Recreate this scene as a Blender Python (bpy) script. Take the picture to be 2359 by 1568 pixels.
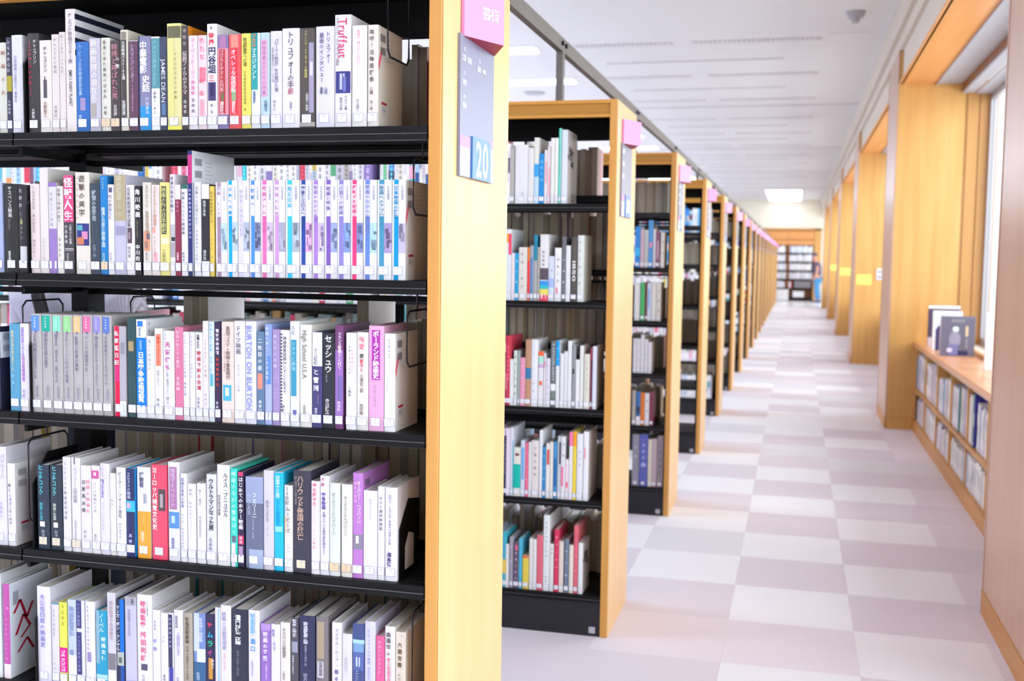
import bpy, math, random
from mathutils import Vector, Matrix
random.seed(7)
for o in list(bpy.data.objects): bpy.data.objects.remove(o)
C = bpy.context.scene.collection
SC = bpy.context.scene

# ---------------------------------------------------------------- camera
cd = bpy.data.cameras.new('camera'); cam = bpy.data.objects.new('camera', cd); C.objects.link(cam)
YAW, PIT, ROL = 0.25387, -0.07681, 0.01375
cy, sy = math.cos(YAW), math.sin(YAW)
Fv = Vector((-sy*math.cos(PIT), cy*math.cos(PIT), math.sin(PIT)))
Rt = Vector((cy, sy, 0)); Up = Rt.cross(Fv)
Rv = math.cos(ROL)*Rt + math.sin(ROL)*Up; Uv = -math.sin(ROL)*Rt + math.cos(ROL)*Up
M = Matrix((( Rv.x, Uv.x, -Fv.x, 0), (Rv.y, Uv.y, -Fv.y, 0), (Rv.z, Uv.z, -Fv.z, 1.4141), (0, 0, 0, 1)))
cam.matrix_world = M
cd.sensor_width = 36; cd.lens = 2511.15/2359*36; cd.clip_start = .05; cd.clip_end = 200
cd.dof.use_dof = True; cd.dof.focus_distance = 2.3; cd.dof.aperture_fstop = 4.6
SC.camera = cam

# ---------------------------------------------------------------- world, daylight, exposure
w = bpy.data.worlds.new('sky'); SC.world = w; w.use_nodes = True
w.node_tree.nodes['Background'].inputs[0].default_value = (.93, .97, 1, 1)
w.node_tree.nodes['Background'].inputs[1].default_value = 1.2
SC.view_settings.view_transform = 'Standard'; SC.view_settings.look = 'None'
SC.view_settings.exposure = 0.62; SC.view_settings.gamma = 1
SC.cycles.max_bounces = 8; SC.cycles.diffuse_bounces = 5; SC.cycles.glossy_bounces = 3
SC.cycles.transparent_max_bounces = 12; SC.cycles.sample_clamp_indirect = 6
WIN_W = 208.0        # watts of daylight through each window bay
LAMP = 17.0          # emission of the ceiling strips

# dimensions
X0 = -.6395; PT = .0284; XI = X0-PT; W = .4732; H = 1.9846; Y1 = 1.9355; PITCH = 2.0; BAY = .9
XR = .7705; XF = .8035; XG = 1.49; XC = .985; ZC = 3.5; YE = 39.9; XL = -9.0; YB = -8.5
def pier_y(k): return (9.705+6*k, 10.673+6*k)

def area(name, loc, sx, sy_, power, col, rot):
    l = bpy.data.lights.new(name, 'AREA'); l.shape = 'RECTANGLE'; l.size = sx; l.size_y = sy_; l.energy = power; l.color = col
    o = bpy.data.objects.new(name, l); C.objects.link(o); o.location = loc; o.rotation_euler = rot; return o
for k in range(-2, 5):
    y0 = pier_y(k-1)[1]; y1 = pier_y(k)[0]
    area('window_daylight', (3.6, (y0+y1)/2, 2.6), 3.2, y1-y0+.2, WIN_W, (.83, .94, 1), (0, math.radians(90), 0))

# ---------------------------------------------------------------- materials
def lin(h):
    h = h.lstrip('#'); v = [int(h[i:i+2], 16)/255 for i in (0, 2, 4)]
    return tuple((c/12.92 if c <= .04045 else ((c+.055)/1.055)**2.4) for c in v)+(1,)
def mat(name, col, rough=.5, spec=.5, metal=0, emit=None, bump=None, noise=None):
    m = bpy.data.materials.new(name); m.use_nodes = True; nt = m.node_tree; b = nt.nodes['Principled BSDF']
    b.inputs['Base Color'].default_value = lin(col); b.inputs['Roughness'].default_value = rough
    b.inputs['Specular IOR Level'].default_value = spec; b.inputs['Metallic'].default_value = metal
    if emit: b.inputs['Emission Color'].default_value = lin(emit[0]); b.inputs['Emission Strength'].default_value = emit[1]
    if noise or bump:
        tc = nt.nodes.new('ShaderNodeTexCoord'); n = nt.nodes.new('ShaderNodeTexNoise'); n.inputs['Scale'].default_value = (noise or bump)[0]
        n.inputs['Detail'].default_value = 4; nt.links.new(tc.outputs['Object'], n.inputs['Vector'])
        if noise:
            mx = nt.nodes.new('ShaderNodeMixRGB'); mx.inputs[1].default_value = lin(col); mx.inputs[2].default_value = lin(noise[1])
            nt.links.new(n.outputs['Fac'], mx.inputs[0]); nt.links.new(mx.outputs[0], b.inputs['Base Color'])
        if bump:
            bp_ = nt.nodes.new('ShaderNodeBump'); bp_.inputs['Strength'].default_value = bump[1]; bp_.inputs['Distance'].default_value = .002
            nt.links.new(n.outputs['Fac'], bp_.inputs['Height']); nt.links.new(bp_.outputs[0], b.inputs['Normal'])
    return m
def wood(name, c1, c2, rough=.35, scale=(1, 1, 1), fine=1.0):
    m = bpy.data.materials.new(name); m.use_nodes = True; nt = m.node_tree; b = nt.nodes['Principled BSDF']
    tc = nt.nodes.new('ShaderNodeTexCoord'); mp = nt.nodes.new('ShaderNodeMapping'); mp.inputs['Scale'].default_value = scale
    n = nt.nodes.new('ShaderNodeTexNoise'); n.inputs['Scale'].default_value = 14*fine; n.inputs['Detail'].default_value = 6; n.inputs['Roughness'].default_value = .6
    r = nt.nodes.new('ShaderNodeValToRGB'); r.color_ramp.elements[0].position = .3; r.color_ramp.elements[1].position = .72
    r.color_ramp.elements[0].color = lin(c2); r.color_ramp.elements[1].color = lin(c1)
    L = nt.links.new
    L(tc.outputs['Object'], mp.inputs['Vector']); L(mp.outputs[0], n.inputs['Vector']); L(n.outputs['Fac'], r.inputs[0]); L(r.outputs[0], b.inputs['Base Color'])
    b.inputs['Roughness'].default_value = rough; b.inputs['Specular IOR Level'].default_value = .45
    return m
def attr_mat(name, rough, spec):
    m = bpy.data.materials.new(name); m.use_nodes = True; nt = m.node_tree; b = nt.nodes['Principled BSDF']
    a = nt.nodes.new('ShaderNodeAttribute'); a.attribute_name = 'Col'
    nt.links.new(a.outputs['Color'], b.inputs['Base Color']); b.inputs['Roughness'].default_value = rough; b.inputs['Specular IOR Level'].default_value = spec
    return m
MT = dict(
    paper=attr_mat('printed_cover', .38, .45), ink=attr_mat('printed_ink', .5, .3), page=mat('page_paper', '#e4dfd6', .85, .1, noise=(160, '#cfc8bc')),
    steel=mat('black_steel', '#08080b', .5, .25, bump=(300, .15)), steel2=mat('black_steel_plinth', '#29272e', .55, .3, bump=(300, .15)),
    wire=mat('black_wire', '#1c1c26', .3, .6), rail=mat('grey_steel', '#6d6763', .45, .5), bolt=mat('bolt', '#2a2730', .4, .5, 1),
    panel=wood('maple_panel', '#eec68e', '#e6b87a', .34, (1, 1, .06)), edge=wood('maple_edge_shaded', '#dca45a', '#cc8f42', .4, (1, 1, .06)),
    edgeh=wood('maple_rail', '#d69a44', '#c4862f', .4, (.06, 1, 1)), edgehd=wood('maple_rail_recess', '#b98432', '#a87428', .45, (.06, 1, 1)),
    niche=wood('oak_niche', '#dfae6c', '#cd9850', .38, (1, 1, .05)), soffit=wood('oak_soffit', '#e6a468', '#d8934f', .4, (1, .05, 1)),
    veneer=wood('oak_veneer_shaded', '#c49e86', '#ba9278', .3, (1, 1, .06)), basew=wood('oak_base', '#cb9250', '#b67a34', .38, (1, .06, 1)),
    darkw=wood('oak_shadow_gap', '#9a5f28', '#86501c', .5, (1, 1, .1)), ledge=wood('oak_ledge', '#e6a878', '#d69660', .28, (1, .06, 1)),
    white=mat('white_paint', '#e6e6e6', .7, .2, bump=(200, .05)), beige=mat('beige_paint', '#d9cfc2', .7, .2, bump=(200, .05)),
    ceil=mat('ceiling_paint', '#e8e8e8', .85, .1, bump=(150, .05)), groove=mat('groove', '#a89da4', .8, .1), grey=mat('grey_metal', '#a9a6ab', .4, .5),
    blindm=mat('white_blind_box', '#b4b4be', .6, .3), endwall=mat('end_wall', '#f1ead8', .7, .2, bump=(100, .03)),
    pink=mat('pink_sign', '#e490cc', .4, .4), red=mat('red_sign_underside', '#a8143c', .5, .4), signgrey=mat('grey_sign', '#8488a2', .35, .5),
    blue=mat('blue_sign', '#5084c2', .35, .5), signwhite=mat('sign_white', '#f4f4f8', .4, .4), txt=mat('sign_lettering', '#f6f6ff', .5, .3),
    dark=mat('sign_dark_mark', '#50505c', .5, .3), lav=mat('pink_strip', '#f090c8', .4, .4), sticker=mat('silver_sticker', '#b4b2bc', .4, .5),
    yellow=mat('yellow_paper', '#f0e878', .7, .2), lampw=mat('lamp_diffuser', '#ffffff', .5, .2, emit=('#e6f0ff', LAMP)), lampfar=mat('far_diffuser', '#ffffff', .5, .2, emit=('#e8f0ff', 1.8)), steeledge=mat('steel_edge_highlight', '#5c5a5e', .35, .6), ventp=mat('vent_plate', '#d4cdd2', .8, .1),
    lamphouse=mat('lamp_housing', '#e8e6e6', .5, .3),
    skin=mat('skin', '#e0a58c', .5, .4), hair=mat('grey_hair', '#6c6468', .7, .3), shirt=mat('mauve_shirt', '#6c5f78', .8, .2), jeans=mat('blue_jeans', '#5d9fd0', .8, .2, noise=(30, '#4a88bc')),
    shoe=mat('shoe', '#3a4a78', .6, .3), strap=mat('black_strap', '#141216', .6, .3), hair2=mat('black_hair', '#1c181a', .5, .4), trouser=mat('dark_trousers', '#34323c', .8, .2),
    hall=mat('polished_hall_floor', '#f6f4f8', .2, .5), binder=mat('grey_display_case', '#8e8a92', .5, .3), jamb=wood('oak_jamb', '#c8965a', '#b98448', .4, (1, 1, .05)),
)
def striped():
    m = bpy.data.materials.new('striped_cloth'); m.use_nodes = True; nt = m.node_tree; b = nt.nodes['Principled BSDF']
    tc = nt.nodes.new('ShaderNodeTexCoord'); wv = nt.nodes.new('ShaderNodeTexWave'); wv.inputs['Scale'].default_value = 48; wv.inputs['Distortion'].default_value = .5
    wv.inputs['Detail Scale'].default_value = .6
    r = nt.nodes.new('ShaderNodeValToRGB'); r.color_ramp.elements[0].color = lin('#8f8d9e'); r.color_ramp.elements[1].color = lin('#b8b6c4'); r.color_ramp.elements[1].position = .45
    nt.links.new(tc.outputs['Object'], wv.inputs['Vector']); nt.links.new(wv.outputs['Fac'], r.inputs[0]); nt.links.new(r.outputs[0], b.inputs['Base Color'])
    b.inputs['Roughness'].default_value = .9; return m
MT['stripe'] = striped()
def glass():
    m = bpy.data.materials.new('window_glass'); m.use_nodes = True; nt = m.node_tree; nt.nodes.remove(nt.nodes['Principled BSDF'])
    t = nt.nodes.new('ShaderNodeBsdfTransparent'); g = nt.nodes.new('ShaderNodeBsdfGlossy'); g.inputs['Roughness'].default_value = .02
    mx = nt.nodes.new('ShaderNodeMixShader'); mx.inputs[0].default_value = .06
    nt.links.new(t.outputs[0], mx.inputs[1]); nt.links.new(g.outputs[0], mx.inputs[2]); nt.links.new(mx.outputs[0], nt.nodes['Material Output'].inputs[0]); return m
MT['glass'] = glass()
def carpet(name, a, b_):
    return mat(name, a, .95, .05, noise=(90, b_), bump=(400, .5))
CARPET = [carpet('carpet_pale', '#eceaef', '#e4e2e8'), carpet('carpet_lilac', '#dcd4dc', '#d5ccd5'), carpet('carpet_rose', '#e4dce4', '#dcd3dc'), carpet('carpet_mist', '#dfdde3', '#d6d4db')]

# ---------------------------------------------------------------- mesh helpers
class MB:
    def __init__(s): s.v = []; s.f = []; s.c = []; s.m = []
    def add(s, vs, fs, col=None, mi=0):
        n = len(s.v); s.v += [tuple(v) for v in vs]
        for f in fs: s.f.append(tuple(i+n for i in f)); s.c.append(col); s.m.append(mi)
        return s
    def box(s, x0, x1, y0, y1, z0, z1, col=None, mi=0):
        return s.add([(x0,y0,z0),(x1,y0,z0),(x1,y1,z0),(x0,y1,z0),(x0,y0,z1),(x1,y0,z1),(x1,y1,z1),(x0,y1,z1)],
              [(0,3,2,1),(4,5,6,7),(0,1,5,4),(1,2,6,5),(2,3,7,6),(3,0,4,7)], col, mi)
    def prism(s, pts, z0, z1, col=None, mi=0):
        n = len(pts)
        return s.add([(x,y,z0) for x,y in pts]+[(x,y,z1) for x,y in pts], [tuple(range(n))[::-1], tuple(range(n,2*n))]+[(i,(i+1)%n,(i+1)%n+n,i+n) for i in range(n)], col, mi)
    def tube(s, pts, r, seg=6, mi=0):
        P = [Vector(p) for p in pts]; rings = []
        for i, p in enumerate(P):
            d = (P[min(i+1,len(P)-1)]-P[max(i-1,0)]).normalized()
            a = d.cross(Vector((0,0,1)));
            if a.length < .05: a = d.cross(Vector((1,0,0)))
            a.normalize(); b = d.cross(a)
            rings.append([p+r*(math.cos(2*math.pi*k/seg)*a+math.sin(2*math.pi*k/seg)*b) for k in range(seg)])
        vs = [v for R_ in rings for v in R_]; fs = []
        for i in range(len(P)-1):
            for k in range(seg): fs.append((i*seg+k, i*seg+(k+1)%seg, (i+1)*seg+(k+1)%seg, (i+1)*seg+k))
        fs += [tuple(range(seg))[::-1], tuple(range(len(vs)-seg, len(vs)))]
        return s.add(vs, fs, None, mi)
    def mesh(s, name, mats):
        me = bpy.data.meshes.new(name); me.from_pydata(s.v, [], s.f)
        for m in mats: me.materials.append(m)
        if len(mats) > 1: me.polygons.foreach_set('material_index', s.m)
        if any(c is not None for c in s.c):
            at = me.color_attributes.new('Col', 'FLOAT_COLOR', 'CORNER'); buf = []
            for f, c in zip(s.f, s.c): buf += list(c or (.8,.8,.8,1))*len(f)
            at.data.foreach_set('color', buf)
        me.update(); return me
    def build(s, name, m, parent=None, loc=(0,0,0), rz=0):
        me = s.mesh(name, m if isinstance(m, (list, tuple)) else [m])
        return link(name, me, parent, loc, rz)
def link(name, me, parent=None, loc=(0,0,0), rz=0):
    o = bpy.data.objects.new(name, me); C.objects.link(o); o.location = loc; o.rotation_euler = (0,0,rz)
    if parent: o.parent = parent
    return o
def bevel(o, w_=.002, seg=2):
    b = o.modifiers.new('bevel', 'BEVEL'); b.width = w_; b.segments = seg; b.limit_method = 'ANGLE'; return o
def thing(name, label, cat, loc=(0,0,0), rz=0, group=None):
    o = bpy.data.objects.new(name, None); C.objects.link(o); o.location = loc; o.rotation_euler = (0,0,rz); o.empty_display_size = .05
    return tag(o, label, cat, group)
def tag(o, label, cat, group=None):
    o['label'] = label; o['category'] = cat
    if group: o['group'] = group
    return o
def struct(o): o['kind'] = 'structure'; return o
def box(name, x0, x1, y0, y1, z0, z1, m, parent=None): return MB().box(x0,x1,y0,y1,z0,z1).build(name, m, parent)

# ---------------------------------------------------------------- glyphs
GL = {}
def glyph(ch, bold):
    k = (ch, bold)
    if k not in GL:
        c = bpy.data.curves.new('g', 'FONT'); c.body = ch; c.resolution_u = 1 if ord(ch) > 0x2E00 else 4; c.offset = .022 if bold else .006
        o = bpy.data.objects.new('g', c); m = o.to_mesh()
        vs = [(v.co.x, v.co.y) for v in m.vertices]; fs = [tuple(p.vertices) for p in m.polygons]
        if vs and (min(a for a, b in vs) < -.5 or max(a for a, b in vs) > 1.6 or min(b for a, b in vs) < -.6 or max(b for a, b in vs) > 1.6):
            c.offset = 0; o.to_mesh_clear(); o.data.update_tag(); m = o.to_mesh(); vs = [(v.co.x, v.co.y) for v in m.vertices]; fs = [tuple(p.vertices) for p in m.polygons]
            bad = {i for i, (a, b) in enumerate(vs) if not (-.5 < a < 1.6 and -.6 < b < 1.6)}; fs = [f for f in fs if not bad & set(f)]; vs = [(max(-.1, min(1.1, a)), max(-.2, min(1, b))) for a, b in vs]
        o.to_mesh_clear(); bpy.data.objects.remove(o); bpy.data.curves.remove(c)
        if vs:
            x0 = min(v[0] for v in vs); x1 = max(v[0] for v in vs)
            cjk = ord(ch) > 0x2E00
            cx = .5 if cjk and ch not in '、。，！？！' else (x0+x1)/2
            wd = 1.0 if cjk else (x1-x0)+.08
            vs = [(x-cx, y-.35) for x, y in vs]
        else: wd = .35
        GL[k] = (vs, fs, wd)
    return GL[k]
ROTC = 'ー・（）「」『』―…'
def place_char(mb, ch, bold, cx, cz, s, col, fn, rot=False, mi=0):
    vs, fs, wd = glyph(ch, bold)
    if not vs: return
    if rot: P = [(cx+y*s, cz-x*s) for x, y in vs]
    else: P = [(cx+x*s, cz+y*s) for x, y in vs]
    mb.add([fn(x, z) for x, z in P], fs, col, mi)
def vtext(mb, s, z0, z1, cx, size, col, bold, fn, mi=0):      # z1 top, vertical writing
    n = len(s); pit = (z1-z0)/n; sz = min(size, pit*1.12)
    for i, ch in enumerate(s): place_char(mb, ch, bold, cx, z1-(i+.5)*pit, sz, col, fn, rot=ch in ROTC, mi=mi)
def rtext(mb, s, z0, z1, cx, size, col, bold, fn, mi=0):      # latin turned to read downward
    tot = sum(glyph(c, bold)[2] for c in s); k = (z1-z0)/tot; z = z1
    for ch in s:
        vs, fs, wd = glyph(ch, bold); sx = k; z -= wd*k/2
        if vs: mb.add([fn(cx+y*size, z-x*sx) for x, y in vs], fs, col, mi)
        z -= wd*k/2
def htext(mb, s, cx, cz, size, col, bold, fn, mi=0):
    tot = sum(glyph(c, bold)[2] for c in s)*size; x = cx-tot/2
    for ch in s:
        vs, fs, wd = glyph(ch, bold); x += wd*size/2
        if vs: mb.add([fn(x+a*size, cz+b*size) for a, b in vs], fs, col, mi)
        x += wd*size/2
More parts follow.
